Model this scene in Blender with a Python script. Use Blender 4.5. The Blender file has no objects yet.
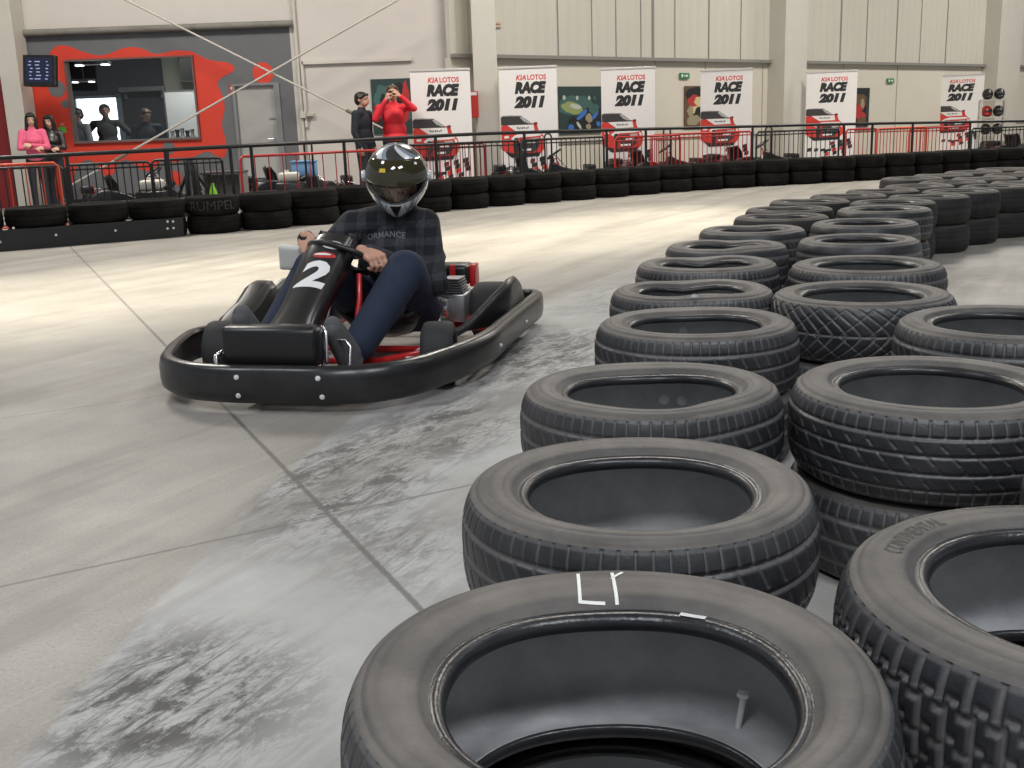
import bpy, bmesh, math, random
import numpy as np
from mathutils import Vector, Matrix
from mathutils.bvhtree import BVHTree
random.seed(7)
PI = math.pi
scene = bpy.context.scene
COL = scene.collection

# ------------------------------------------------------------------ camera
F_PX, PITCH, ROLL, CAM_H = 1050.0, 0.23516, -0.0362, 0.9835
c_, s_ = math.cos(PITCH), math.sin(PITCH)
FW = Vector((0, c_, -s_)); UP = Vector((0, s_, c_)); RT = Vector((1, 0, 0))
R2 = math.cos(ROLL) * RT + math.sin(ROLL) * UP
U2 = -math.sin(ROLL) * RT + math.cos(ROLL) * UP
CAM = Vector((0, 0, CAM_H))
cam_data = bpy.data.cameras.new('camera')
cam = bpy.data.objects.new('camera', cam_data); COL.objects.link(cam)
M3 = Matrix((R2, U2, -FW)).transposed()
cam.matrix_world = Matrix.Translation(CAM) @ M3.to_4x4()
cam_data.sensor_width = 36.0
cam_data.lens = 36.0 * F_PX / 1024.0
cam_data.clip_start = 0.05; cam_data.clip_end = 200
scene.camera = cam

def ray(x, y): return FW + R2 * ((x - 512) / F_PX) - U2 * ((y - 384) / F_PX)
def atz(x, y, z=0.0):
    d = ray(x, y); return CAM + d * ((z - CAM_H) / d.z)
def aty(x, y, Y):
    d = ray(x, y); return CAM + d * (Y / d.y)
def onplane(x, y, p0, n):
    d = ray(x, y); return CAM + d * ((p0 - CAM).dot(n) / d.dot(n))

# ------------------------------------------------------------------ materials
MATS = {}
def new_mat(name):
    m = bpy.data.materials.new(name); m.use_nodes = True
    nt = m.node_tree; b = nt.nodes['Principled BSDF']
    return m, nt, b
def N(nt, t, **kw):
    n = nt.nodes.new(t)
    for k, v in kw.items():
        if k in n.inputs.keys() if isinstance(k, str) else False: n.inputs[k].default_value = v
        else: setattr(n, k, v)
    return n
def mat(name, col, rough=0.5, metal=0.0, noise=0.0, scale=20.0, bump=0.0, emit=None, estr=0.0, coat=0.0, spec=0.5):
    """plain surface with a slight procedural mottling"""
    if name in MATS: return MATS[name]
    m, nt, b = new_mat(name)
    b.inputs['Base Color'].default_value = (*col, 1); b.inputs['Roughness'].default_value = rough
    b.inputs['Metallic'].default_value = metal; b.inputs['Coat Weight'].default_value = coat
    b.inputs['Specular IOR Level'].default_value = spec
    tc = N(nt, 'ShaderNodeTexCoord'); ns = N(nt, 'ShaderNodeTexNoise')
    ns.inputs['Scale'].default_value = scale; ns.inputs['Detail'].default_value = 5
    nt.links.new(tc.outputs['Object'], ns.inputs['Vector'])
    nz = max(noise, 0.05)
    mr = N(nt, 'ShaderNodeMapRange'); mr.inputs['To Min'].default_value = 1 - nz; mr.inputs['To Max'].default_value = 1 + nz
    nt.links.new(ns.outputs['Fac'], mr.inputs['Value'])
    mx = N(nt, 'ShaderNodeVectorMath', operation='SCALE'); mx.inputs[0].default_value = col
    nt.links.new(mr.outputs[0], mx.inputs['Scale']); nt.links.new(mx.outputs[0], b.inputs['Base Color'])
    if bump:
        bp = N(nt, 'ShaderNodeBump'); bp.inputs['Strength'].default_value = bump; bp.inputs['Distance'].default_value = 0.01
        nt.links.new(ns.outputs['Fac'], bp.inputs['Height']); nt.links.new(bp.outputs[0], b.inputs['Normal'])
    if emit:
        b.inputs['Emission Color'].default_value = (*emit, 1); b.inputs['Emission Strength'].default_value = estr
    MATS[name] = m
    return m

def rubber(name, side, dust, rough=0.62, scale=6.0, mott=0.45):
    """tyre rubber: dark base (pale for the liner, with light painted in), grey dust by noise and by the mesh's 'dust' attribute (grooves, rims)"""
    m, nt, b = new_mat(name)
    tc = N(nt, 'ShaderNodeTexCoord')
    oi = N(nt, 'ShaderNodeObjectInfo')
    ad = N(nt, 'ShaderNodeVectorMath', operation='ADD')
    nt.links.new(tc.outputs['Object'], ad.inputs[0]); nt.links.new(oi.outputs['Location'], ad.inputs[1])
    n1 = N(nt, 'ShaderNodeTexNoise'); n1.inputs['Scale'].default_value = scale; n1.inputs['Detail'].default_value = 8; n1.inputs['Roughness'].default_value = 0.65
    n2 = N(nt, 'ShaderNodeTexNoise'); n2.inputs['Scale'].default_value = 160; n2.inputs['Detail'].default_value = 3
    nt.links.new(ad.outputs[0], n1.inputs['Vector']); nt.links.new(ad.outputs[0], n2.inputs['Vector'])
    at = N(nt, 'ShaderNodeAttribute', attribute_name='dust')
    r1 = N(nt, 'ShaderNodeMapRange'); r1.inputs['From Min'].default_value = 0.40; r1.inputs['From Max'].default_value = 0.66
    nt.links.new(n1.outputs['Fac'], r1.inputs['Value'])
    m1 = N(nt, 'ShaderNodeMath', operation='MULTIPLY_ADD'); m1.inputs[1].default_value = mott; m1.inputs[2].default_value = 0.0
    nt.links.new(r1.outputs[0], m1.inputs[0])
    m2 = N(nt, 'ShaderNodeMath', operation='MULTIPLY_ADD'); m2.inputs[1].default_value = 0.8; m2.use_clamp = True
    nt.links.new(at.outputs['Fac'], m2.inputs[0]); nt.links.new(m1.outputs[0], m2.inputs[2])
    mx = N(nt, 'ShaderNodeMix', data_type='RGBA')
    mx.inputs['A'].default_value = (*side, 1); mx.inputs['B'].default_value = (*dust, 1)
    nt.links.new(m2.outputs[0], mx.inputs['Factor'])
    nt.links.new(mx.outputs['Result'], b.inputs['Base Color'])
    b.inputs['Roughness'].default_value = rough; b.inputs['Specular IOR Level'].default_value = 0.4
    bp = N(nt, 'ShaderNodeBump'); bp.inputs['Strength'].default_value = 0.25; bp.inputs['Distance'].default_value = 0.003
    nt.links.new(n2.outputs['Fac'], bp.inputs['Height']); nt.links.new(bp.outputs[0], b.inputs['Normal'])
    MATS[name] = m
    return m
SIDE = rubber('tyre_sidewall_rubber', (0.036, 0.035, 0.037), (0.165, 0.150, 0.134), 0.58)
TREAD = rubber('tyre_tread_rubber', (0.018, 0.019, 0.023), (0.30, 0.29, 0.285), 0.40, 6.0, 0.12)
LINER_LIT = rubber('tyre_liner_rubber', (0.30, 0.305, 0.315), (0.62, 0.62, 0.62), 0.5, 9)  # far paler than rubber: flash light inside the tyres is painted into it
BEAD = rubber('tyre_bead_rubber', (0.016, 0.016, 0.019), (0.05, 0.05, 0.05), 0.28)
SIDE_D = None
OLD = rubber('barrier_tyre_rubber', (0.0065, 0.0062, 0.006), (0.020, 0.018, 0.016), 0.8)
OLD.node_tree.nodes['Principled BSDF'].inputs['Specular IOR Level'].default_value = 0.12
BLACKP = mat('black_plastic', (0.012, 0.012, 0.013), 0.33, noise=0.3, scale=8)
SCUFF = mat('scuffed_black_plastic', (0.018, 0.018, 0.019), 0.3, noise=0.6, scale=14, bump=0.12)
BLACKM = mat('black_painted_steel', (0.012, 0.012, 0.014), 0.4)
REDM = mat('red_painted_steel', (0.42, 0.02, 0.018), 0.4)
ORNG = mat('orange_red_painted_steel', (0.62, 0.07, 0.03), 0.45)
CHROME = mat('bright_steel', (0.7, 0.7, 0.72), 0.22, 1.0)
ZINC = mat('zinc_plated_steel', (.72, .73, .75), .35, .15)
ALU = mat('cast_aluminium', (0.45, 0.45, 0.46), 0.4, 0.9, noise=0.2)
BRASS = mat('brass', (0.6, 0.42, 0.14), 0.3, 1.0)
WHITE = mat('white_vinyl', (0.8, 0.8, 0.8), 0.45)
CREAMP = mat('cream_plastic', (0.62, 0.6, 0.54), 0.5)
SKIN = mat('skin', (0.55, 0.30, 0.21), 0.55, noise=0.08)
SKIN2 = mat('lighter_skin', (0.62, 0.38, 0.28), 0.55, noise=0.08)
HAIR = mat('black_hair', (0.015, 0.011, 0.010), 0.45, noise=0.4, scale=60, bump=0.5)
BROWNH = mat('brown_hair', (0.10, 0.06, 0.035), 0.5, noise=0.4, scale=60, bump=0.5)
JEANS = mat('dark_blue_denim', (0.013, 0.021, 0.046), 0.85, noise=0.35, scale=25, bump=0.15)
DJEANS = mat('black_denim', (0.02, 0.022, 0.03), 0.85, noise=0.3, scale=25)
SHOE = mat('charcoal_canvas', (0.095, 0.095, 0.10), 0.85, noise=0.3, scale=40)
RED_PAINT = mat('red_wall_paint', (0.60, 0.042, 0.02), 0.6, noise=0.06, scale=3)
GREY_PAINT = mat('grey_wall_paint', (0.125, 0.13, 0.14), 0.7, noise=0.07, scale=3)
DRED = mat('dark_red_panel', (0.20, 0.012, 0.015), 0.6)

# ------------------------------------------------------------------ object helpers
def tag(o, label=None, cat=None, group=None, kind=None):
    if label: o['label'] = label
    if cat: o['category'] = cat
    if group: o['group'] = group
    if kind: o['kind'] = kind
    return o
def link(o, parent=None):
    COL.objects.link(o)
    if parent: o.parent = parent
    return o
def thing(name, label, cat, loc=(0, 0, 0), rz=0.0, group=None):
    o = bpy.data.objects.new(name, None); o.empty_display_size = 0.2
    o.location = loc; o.rotation_euler = (0, 0, rz); link(o)
    return tag(o, label, cat, group)
def mesh_obj(name, V, Fc, mats, parent=None, smooth=False, midx=None, loc=None, rz=None):
    me = bpy.data.meshes.new(name)
    me.from_pydata([tuple(v) for v in V], [], [tuple(f) for f in Fc])
    if not isinstance(mats, (list, tuple)): mats = [mats]
    for m in mats: me.materials.append(m)
    if midx is not None: me.polygons.foreach_set('material_index', list(midx))
    if smooth: me.polygons.foreach_set('use_smooth', [True] * len(me.polygons))
    me.update()
    o = bpy.data.objects.new(name, me); link(o, parent)
    if loc is not None: o.location = loc
    if rz is not None: o.rotation_euler = (0, 0, rz)
    return o
def copy_tree(o, parent=None, skip=()):
    c = o.copy(); COL.objects.link(c); c.parent = parent
    for ch in list(o.children):
        if any(ch.name.startswith(s) for s in skip): continue
        copy_tree(ch, c, skip)
    return c

class MB:
    """collects shapes of one part into a single mesh"""
    def __init__(s): s.V = []; s.F = []; s.M = []
    def add(s, V, Fc, m=0):
        b = len(s.V); s.V += [Vector(v) for v in V]; s.F += [tuple(i + b for i in f) for f in Fc]; s.M += [m] * len(Fc); return s
    def box(s, c, sz, rot=None, m=0, bev=0.0):
        bm = bmesh.new(); bmesh.ops.create_cube(bm, size=1)
        for v in bm.verts: v.co = Vector((v.co.x * sz[0], v.co.y * sz[1], v.co.z * sz[2]))
        if bev: bmesh.ops.bevel(bm, geom=bm.edges[:], offset=bev, segments=2, affect='EDGES', profile=0.5)
        R = rot if rot is not None else Matrix.Identity(3)
        s.add([R @ v.co + Vector(c) for v in bm.verts], [[v.index for v in f.verts] for f in bm.faces], m); bm.free(); return s
    def tube(s, pts, r, n=10, closed=False, m=0, caps=True):
        P = [Vector(p) for p in pts]; k = len(P); rr = r if isinstance(r, (list, tuple)) else [r] * k
        V = []; Fc = []
        prev = None
        for i, p in enumerate(P):
            if closed: t = P[(i + 1) % k] - P[i - 1]
            else: t = P[min(i + 1, k - 1)] - P[max(i - 1, 0)]
            t.normalize()
            if prev is None:
                a = Vector((0, 0, 1)) if abs(t.z) < 0.9 else Vector((1, 0, 0))
            else: a = prev
            u = (a - t * a.dot(t)).normalized(); w = t.cross(u); prev = u
            for j in range(n):
                q = 2 * PI * j / n; V.append(p + (u * math.cos(q) + w * math.sin(q)) * rr[i])
        for i in range(k if closed else k - 1):
            for j in range(n):
                a0 = i * n + j; a1 = i * n + (j + 1) % n; b0 = ((i + 1) % k) * n + j; b1 = ((i + 1) % k) * n + (j + 1) % n
                Fc.append((a0, a1, b1, b0))
        if caps and not closed:
            Fc.append(tuple(range(n - 1, -1, -1))); Fc.append(tuple(range((k - 1) * n, k * n)))
        return s.add(V, Fc, m)
    def lathe(s, prof, n=32, axis='z', c=(0, 0, 0), R=None, m=0, closed=False):
        V = []; Fc = []; k = len(prof); R = R if R is not None else Matrix.Identity(3)
        for i in range(n):
            q = 2 * PI * i / n
            for (r, z) in prof: V.append(R @ Vector((r * math.cos(q), r * math.sin(q), z)) + Vector(c))
        for i in range(n):
            for j in range(k if closed else k - 1):
                a = i * k + j; b = i * k + (j + 1) % k; a2 = ((i + 1) % n) * k + j; b2 = ((i + 1) % n) * k + (j + 1) % k
                Fc.append((a, a2, b2, b))
        return s.add(V, Fc, m)
    def ell(s, c, r, R=None, n=16, m=0):
        prof = [(max(1e-4, math.sin(PI * i / n)), -math.cos(PI * i / n)) for i in range(n + 1)]
        V = []; Fc = []; R = R if R is not None else Matrix.Identity(3); seg = n * 2; k = n + 1
        for i in range(seg):
            q = 2 * PI * i / seg
            for (a, z) in prof: V.append(R @ Vector((a * math.cos(q) * r[0], a * math.sin(q) * r[1], z * r[2])) + Vector(c))
        for i in range(seg):
            for j in range(k - 1):
                a = i * k + j; a2 = ((i + 1) % seg) * k + j; Fc.append((a, a2, a2 + 1, a + 1))
        return s.add(V, Fc, m)
    def cone(s, p0, r0, p1, r1, n=14):
        """rounded tapered capsule"""
        p0 = Vector(p0); p1 = Vector(p1); d = p1 - p0; L = d.length
        if L < 1e-6: return s.ell(p0, (r0,) * 3, n=8)
        Q = d.to_track_quat('Z', 'Y').to_matrix()
        prof = []
        for i in range(6): a = -PI / 2 + (PI / 2) * i / 6; prof.append((max(1e-4, r0 * math.cos(a)), r0 * math.sin(a)))
        prof.append((r0, 0)); prof.append((r1, L))
        for i in range(1, 7): a = (PI / 2) * i / 6; prof.append((max(1e-4, r1 * math.cos(a)), L + r1 * math.sin(a)))
        return s.lathe(prof, n, c=p0, R=Q)
    def prism(s, poly, z0, z1, m=0, f=None):
        """extrude a 2-D outline; f maps (x,y,z) into space"""
        f = f or (lambda x, y, z: Vector((x, y, z)))
        n = len(poly); V = [f(x, y, z0) for x, y in poly] + [f(x, y, z1) for x, y in poly]
        Fc = [tuple(range(n - 1, -1, -1)), tuple(range(n, 2 * n))] + [(i, (i + 1) % n, n + (i + 1) % n, n + i) for i in range(n)]
        return s.add(V, Fc, m)
    def build(s, name, mats, parent=None, smooth=False, weld=True, recalc=True, bevel=0.0):
        o = mesh_obj(name, s.V, s.F, mats, parent, smooth, s.M)
        bm = bmesh.new(); bm.from_mesh(o.data)
        if weld: bmesh.ops.remove_doubles(bm, verts=bm.verts[:], dist=2e-5)
        if recalc: bmesh.ops.recalc_face_normals(bm, faces=bm.faces[:])
        bm.to_mesh(o.data); bm.free()
        if bevel:
            b = o.modifiers.new('bevel', 'BEVEL'); b.width = bevel; b.segments = 2; b.limit_method = 'ANGLE'
        if smooth:
            try: o.data.set_sharp_from_angle(angle=math.radians(50))
            except Exception: pass
        return o

def remeshed(name, mb, mats, voxel=0.01, parent=None, smooth_it=4):
    tmp = mesh_obj('tmp_' + name, mb.V, mb.F, mats)
    bm = bmesh.new(); bm.from_mesh(tmp.data); bmesh.ops.remove_doubles(bm, verts=bm.verts[:], dist=1e-5)
    bmesh.ops.recalc_face_normals(bm, faces=bm.faces[:]); bm.to_mesh(tmp.data); bm.free()
    r = tmp.modifiers.new('r', 'REMESH'); r.mode = 'VOXEL'; r.voxel_size = voxel
    if smooth_it:
        sm = tmp.modifiers.new('s', 'SMOOTH'); sm.factor = 0.5; sm.iterations = smooth_it
    dg = bpy.context.evaluated_depsgraph_get(); dg.update()
    me = bpy.data.meshes.new_from_object(tmp.evaluated_get(dg))
    bpy.data.objects.remove(tmp, do_unlink=True)
    me.materials.clear()
    for m in (mats if isinstance(mats, (list, tuple)) else [mats]): me.materials.append(m)
    me.polygons.foreach_set('use_smooth', [True] * len(me.polygons)); me.polygons.foreach_set('material_index', [0] * len(me.polygons))
    o = bpy.data.objects.new(name, me); link(o, parent)
    return o

def text2d(s, w, h, shear=0.0, bold=0.0, spacing=1.0):
    """letters as triangles inside a w x h box, lower left at 0,0"""
    cu = bpy.data.curves.new('txt', 'FONT'); cu.body = s; cu.shear = shear; cu.offset = bold; cu.space_character = spacing
    cu.resolution_u = 3
    o = bpy.data.objects.new('txt', cu); COL.objects.link(o)
    dg = bpy.context.evaluated_depsgraph_get(); dg.update()
    me = bpy.data.meshes.new_from_object(o.evaluated_get(dg))
    bpy.data.objects.remove(o, do_unlink=True)
    bm = bmesh.new(); bm.from_mesh(me); bmesh.ops.triangulate(bm, faces=bm.faces[:])
    V = [(v.co.x, v.co.y) for v in bm.verts]; Fc = [[v.index for v in f.verts] for f in bm.faces]; bm.free()
    bpy.data.meshes.remove(me)
    x0 = min(v[0] for v in V); x1 = max(v[0] for v in V); y0 = min(v[1] for v in V); y1 = max(v[1] for v in V)
    return [((x - x0) / (x1 - x0) * w, (y - y0) / (y1 - y0) * h) for x, y in V], Fc
def dense(V2, Fc, maxlen):
    bm = bmesh.new(); vs = [bm.verts.new((x, y, 0)) for x, y in V2]
    for f in Fc:
        try: bm.faces.new([vs[i] for i in f])
        except ValueError: pass
    for _ in range(5):
        es = [e for e in bm.edges if e.calc_length() > maxlen]
        if not es: break
        bmesh.ops.subdivide_edges(bm, edges=es, cuts=1); bmesh.ops.triangulate(bm, faces=bm.faces[:])
    bm.verts.index_update()
    out = [(v.co.x, v.co.y) for v in bm.verts], [[v.index for v in f.verts] for f in bm.faces]
    bm.free(); return out
def bvh_of(obs):
    V = []; Fc = []
    for o in obs:
        b = len(V); V += [v.co.copy() for v in o.data.vertices]; Fc += [[i + b for i in p.vertices] for p in o.data.polygons]
    return BVHTree.FromPolygons(V, Fc)
def decal(name, V2, Fc, fmap, d, bvh, m, parent, off=0.0015, maxlen=0.01):
    """lay flat marks on a curved surface: fmap(x,y) gives a point in front of it, d(x,y) the direction to drop along"""
    V2, Fc = dense(V2, Fc, maxlen)
    V = []; ok = []
    for x, y in V2:
        p = fmap(x, y); dd = d(x, y) if callable(d) else d
        h = bvh.ray_cast(p, dd, 1.0)
        if h[0] is None: V.append(p); ok.append(False)
        else: V.append(h[0] - dd * off); ok.append(True)
    Fc = [f for f in Fc if all(ok[i] for i in f)]
    return mesh_obj(name, V, Fc, m, parent)

# ------------------------------------------------------------------ tyres
HALF = 0.1025
def tread_fn(kind, nth):
    def fn(th, u):
        """groove depth 0..1 at angle th, across position u in -1..1"""
        g = 0.0
        a = th / (2 * PI)
        if kind == 'rib':
            for c in (-0.55, 0.0, 0.55): g = max(g, 1 - abs(u - c) / 0.07)
            n = 72
            if abs(u) > 0.6: g = max(g, 0.85 * (1 - abs(((a * n) % 1) - 0.5) / 0.10))
            elif abs(u) > 0.1: g = max(g, 0.4 * (1 - abs(((a * 48 + u * 1.2) % 1) - 0.5) / 0.12))
        elif kind == 'sipe':
            for c in (-0.66, -0.25, 0.18, 0.6): g = max(g, 1 - abs(u - c) / 0.055)
            if u > 0.62: g = max(g, 0.8 * (1 - abs(((a * 64) % 1) - 0.5) / 0.10))
            elif u < -0.68: g = max(g, 0.6 * (1 - abs(((a * 64) % 1) - 0.5) / 0.10))
            else: g = max(g, 0.55 * (1 - abs(((a * 40 + u * 1.6) % 1) - 0.5) / 0.09) * (1 if (u * 7) % 2 < 1.1 else 0.2))
        elif kind == 'vee':
            g = max(g, 1 - abs(u) / 0.05)
            g = max(g, 0.9 * (1 - abs(((a * 44 + abs(u) ** 1.4 * 2.3) % 1) - 0.5) / 0.14))
            g = max(g, 0.6 * (1 - abs(((a * 22 - abs(u) * 1.2) % 1) - 0.5) / 0.06))
        elif kind == 'block':
            zz = 0.09 * (1 if (a * 60) % 1 < 0.5 else -1)
            for c in (-0.42, 0.0, 0.5): g = max(g, 1 - abs(u - c + zz) / 0.075)
            g = max(g, 0.95 * (1 - abs(((a * 60 + (0.25 if abs(u) > 0.5 else 0)) % 1) - 0.5) / 0.16))
        elif kind == 'plain':
            for c in (-0.45, 0.0, 0.45): g = max(g, 0.8 * (1 - abs(u - c) / 0.1))
        return min(1.0, max(0.0, g * 1.6))
    return fn
def dent(th, r, z, dents, shift, scale):
    """pinched tyre: radius pushed in and the upper sidewall sagging round the dent; the opening may sit off centre"""
    wi = min(1.0, max(0.0, (0.30 - r) / 0.09)); s = 1.0; dz = 0.0
    for dn in dents:
        a0, amt, w = dn[:3]; sag = dn[3] if len(dn) > 3 else 0.0
        d = (th - a0 + PI) % (2 * PI) - PI; g = math.exp(-(d / w) ** 2)
        s -= amt * g * (0.30 + 0.70 * wi); dz += sag * g * (0.25 + 0.75 * wi)
    up = min(1.0, max(0.0, z / 0.05))
    rr = r * s * scale
    return (rr * math.cos(th) + shift[0] * wi, rr * math.sin(th) + shift[1] * wi, z + HALF - dz * up)
SIDEP = [(0.1975, 0.070), (0.1985, 0.080), (0.204, 0.087), (0.213, 0.0885), (0.2145, 0.0870), (0.217, 0.0885), (0.226, 0.0955), (0.2275, 0.0975), (0.231, 0.0985), (0.242, 0.1015), (0.243, 0.1005), (0.245, 0.1012), (0.256, 0.1025), (0.268, 0.1018), (0.2695, 0.1005), (0.271, 0.1012), (0.280, 0.0985), (0.2865, 0.0955), (0.288, 0.0925), (0.290, 0.0930), (0.297, 0.088)]
LINP = [(0.1975, 0.070), (0.203, 0.067), (0.214, 0.074), (0.232, 0.084), (0.256, 0.0905), (0.280, 0.083), (0.296, 0.062), (0.302, 0.03), (0.3025, 0.0)]
def tyre_meshes(kind, nth=96, nu=12, dents=(), split=True, scale=0.965, mats=None, depth=0.0065, shift=(0, 0)):
    """returns (carcass mesh data, tread mesh data) as numpy-free lists; one closed tyre lying flat, base at z=0"""
    body = SIDEP; lin = LINP
    prof = []
    # order: lower tread edge -> lower sidewall -> lower bead -> liner -> upper bead -> upper sidewall
    for r, z in reversed(body): prof.append((r, -z, 0 if r > 0.2155 else 2))
    for r, z in lin[1:]: prof.append((r, -z, 1))
    for r, z in reversed(lin[1:-1]): prof.append((r, z, 1))
    for r, z in body: prof.append((r, z, 2 if r <= 0.2155 else 0))
    k = len(prof); V = []; Fc = []; M = []; D = []
    for i in range(nth):
        th = 2 * PI * i / nth
        for (r, z, mm) in prof:
            V.append(dent(th, r, z, dents, shift, scale))
            dd = 0.0
            if mm == 0: dd = 0.30 + (0.22 if 0.262 > r > 0.232 else 0)
            if mm == 1: dd = 0.35 if r > 0.29 else 0.1  # liner values also carry the light painted inside the tyres
            D.append(dd)
    for i in range(nth):
        i2 = (i + 1) % nth
        for j in range(k - 1):
            Fc.append((i * k + j, i2 * k + j, i2 * k + j + 1, i * k + j + 1)); M.append(max(prof[j][2], prof[j + 1][2]) if 2 in (prof[j][2], prof[j + 1][2]) else prof[j][2])
    fn = tread_fn(kind, nth)
    TV = []; TF = []; TD = []
    for i in range(nth):
        th = 2 * PI * i / nth
        for j in range(nu + 1):
            u = -1 + 2 * j / nu; z = u * 0.088
            r = 0.3155 - 0.0185 * abs(u) ** 3.2
            g = fn(th, u) if 0 < j < nu else 0.0
            TV.append(dent(th, r - depth * g, z, dents, shift, scale)); TD.append(g * 0.52 + 0.0 + (0.25 if abs(u) > 0.93 else 0))
    n1 = nu + 1
    for i in range(nth):
        i2 = (i + 1) % nth
        for j in range(nu): TF.append((i * n1 + j, i2 * n1 + j, i2 * n1 + j + 1, i * n1 + j + 1))
    mats = mats or (SIDE, LINER_LIT, BEAD, TREAD)
    def mk(nm, V, Fc, ms, mi, D):
        me = bpy.data.meshes.new(nm); me.from_pydata(V, [], Fc)
        for m in ms: me.materials.append(m)
        if mi: me.polygons.foreach_set('material_index', mi)
        me.polygons.foreach_set('use_smooth', [True] * len(me.polygons))
        a = me.attributes.new('dust', 'FLOAT', 'POINT'); a.data.foreach_set('value', D)
        me.update(); return me
    if split:
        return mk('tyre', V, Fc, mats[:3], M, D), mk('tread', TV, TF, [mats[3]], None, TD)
    b = len(V)
    return mk('tyre', V + TV, Fc + [tuple(q + b for q in f) for f in TF], mats, M + [3] * len(TF), D + TD), None

def place_tyre(me, tread, loc, rz, label, group, tilt=(0, 0)):
    o = bpy.data.objects.new('tyre', me); link(o); o.location = loc; o.rotation_euler = (tilt[0], tilt[1], rz)
    tag(o, label, 'tyre', group)
    if tread is not None:
        t = bpy.data.objects.new('tread', tread); link(t, o)
    return o
W = 0.205
def bolt(parent, p, nrm, washer=0.012):
    nrm = Vector(nrm).normalized(); Q = nrm.to_track_quat('Z', 'Y').to_matrix()
    mb = MB(); mb.lathe([(0.0001, 0), (washer, 0), (washer, 0.002), (0.0065, 0.0025), (0.0065, 0.008), (0.0001, 0.009)], 12, c=p, R=Q)
    return mb.build('bolt', ZINC, parent, smooth=False)

ORD = ['first', 'second', 'third', 'fourth', 'fifth', 'sixth', 'seventh', 'eighth', 'ninth', 'tenth', 'eleventh', 'twelfth', 'thirteenth', 'fourteenth', 'fifteenth', 'sixteenth', 'seventeenth', 'eighteenth', 'nineteenth', 'twentieth', 'twenty-first', 'twenty-second', 'twenty-third', 'twenty-fourth', 'twenty-fifth', 'twenty-sixth', 'twenty-seventh', 'twenty-eighth', 'twenty-ninth', 'thirtieth', 'thirty-first', 'thirty-second', 'thirty-third', 'thirty-fourth', 'thirty-fifth', 'thirty-sixth']

# inner island, track-side row: x, y, radius, tread kind, dents (angle, amount, width)
A_, B_ = PI / 2, -PI / 2
trackrow = [
    (0.102, 1.058, 0.309, 'rib', [(0, .035, .6), (PI, .035, .6), (1.57, 0.10, 0.75, .004)], 'big grey tyre with chalk strokes on its sidewall, topmost of its stack', 900, 64),
    (0.205, 1.682, 0.302, 'rib', [(0, .035, .6), (PI, .03, .6), (1.57, 0.06, 0.8, .004), (-1.9, 0.03, 0.5)], 'wide open grey tyre just behind the chalk-marked one, topmost of its stack', 900, 64),
    (0.319, 2.355, 0.304, 'rib', [(1.57, 0.08, 0.8, .010), (-0.95, 0.22, 0.45, .006), (-2.2, .08, .5)], 'pinched tyre with two bright bolt heads side by side inside, topmost of its stack', 720, 48),
    (0.566, 3.150, 0.309, 'rib', [(1.57, 0.10, 0.7, .006), (-1.7, 0.04, 0.5)], 'pinched tyre with one bright bolt head high inside and slitted shoulders, topmost of its stack', 720, 48),
    (0.668, 3.800, 0.301, 'rib', [(1.57, 0.20, 0.5, .012), (-1.5, 0.30, 0.45, -.006)], 'kidney-shaped tyre with a bolt head inside, on the fifth stack of the track-side row', 480, 32),
    (0.862, 4.540, 0.309, 'rib', [(1.57, 0.30, 0.5, .016), (-1.6, 0.06, 0.5)], 'tyre with its far rim pushed in, on the sixth stack of the track-side row', 480, 32),
    (1.081, 5.190, 0.303, 'rib', [(1.2, 0.15, 0.4, .014), (-1.2, 0.30, 0.5, -.012)], 'tyre with a wavy pinched opening, on the seventh stack of the track-side row', 360, 24),
    (1.389, 5.960, 0.304, 'rib', [(1.4, 0.2, 0.5, .012), (-.8, .15, .5)], 'upper tyre of the eighth stack in the track-side row', 360, 24),
]
def depth_tyre_mesh(kind, nth, nu, dents, R, shift=(0, 0)): return tyre_meshes(kind, nth, nu, dents, True, R / 0.3155, None, 0.0065, shift)
SHIFT = {0: (0, -.030), 1: (0, -.018), 2: (0, -.012)}
lowcar, lowtread = tyre_meshes('rib', 600, 40)
lowcar2, lowtread2 = tyre_meshes('sipe', 600, 40)
top_objs = {}
for i, (x, y, R, kind, dn, lab, nth, nu) in enumerate(trackrow):
    me, tr = depth_tyre_mesh(kind, nth, nu, dn, R, SHIFT.get(i, (0, 0)))
    top_objs['L%d' % i] = place_tyre(me, tr, (x, y, W + 0.001), 0, lab, 'tyres of the inner barrier', (0, 0))
    place_tyre(lowcar, lowtread, (x + random.uniform(-.012, .012), y + random.uniform(-.01, .012), 0), random.uniform(0, 6), 'bottom tyre of the %s stack in the track-side inner barrier row' % ORD[i], 'tyres of the inner barrier')
rightrow = [
    (0.732, 1.215, 0.322, 'block', 'chunky blocky-treaded tyre with maker lettering on its sidewall, beside the chalk-marked one', 900, 64),
    (1.170, 1.640, 0.300, 'rib', 'tyre cut by the picture edge, showing only its ribbed side', 600, 44),
    (0.940, 2.283, 0.310, 'sipe', 'clean dark tyre with four circling grooves, stacked on a ribbed tyre', 900, 64),
    (1.430, 2.965, 0.311, 'rib', 'tyre with evenly slitted shoulder behind the four-grooved one, cut by the picture edge', 600, 44),
    (1.215, 3.575, 0.311, 'vee', 'tall tyre with a curved V tread pattern', 720, 56),
    (1.479, 4.310, 0.315, 'rib', 'upper tyre next behind the V-treaded one, in the row away from the track', 480, 32),
    (1.750, 5.230, 0.301, 'plain', 'smooth-shouldered upper tyre, second behind the V-treaded one', 360, 24),
    (2.070, 6.100, 0.308, 'plain', 'upper tyre third behind the V-treaded one', 360, 24),
    (2.500, 7.000, 0.310, 'rib', 'upper tyre fourth behind the V-treaded one, where the row bends', 360, 24),
]
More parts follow.
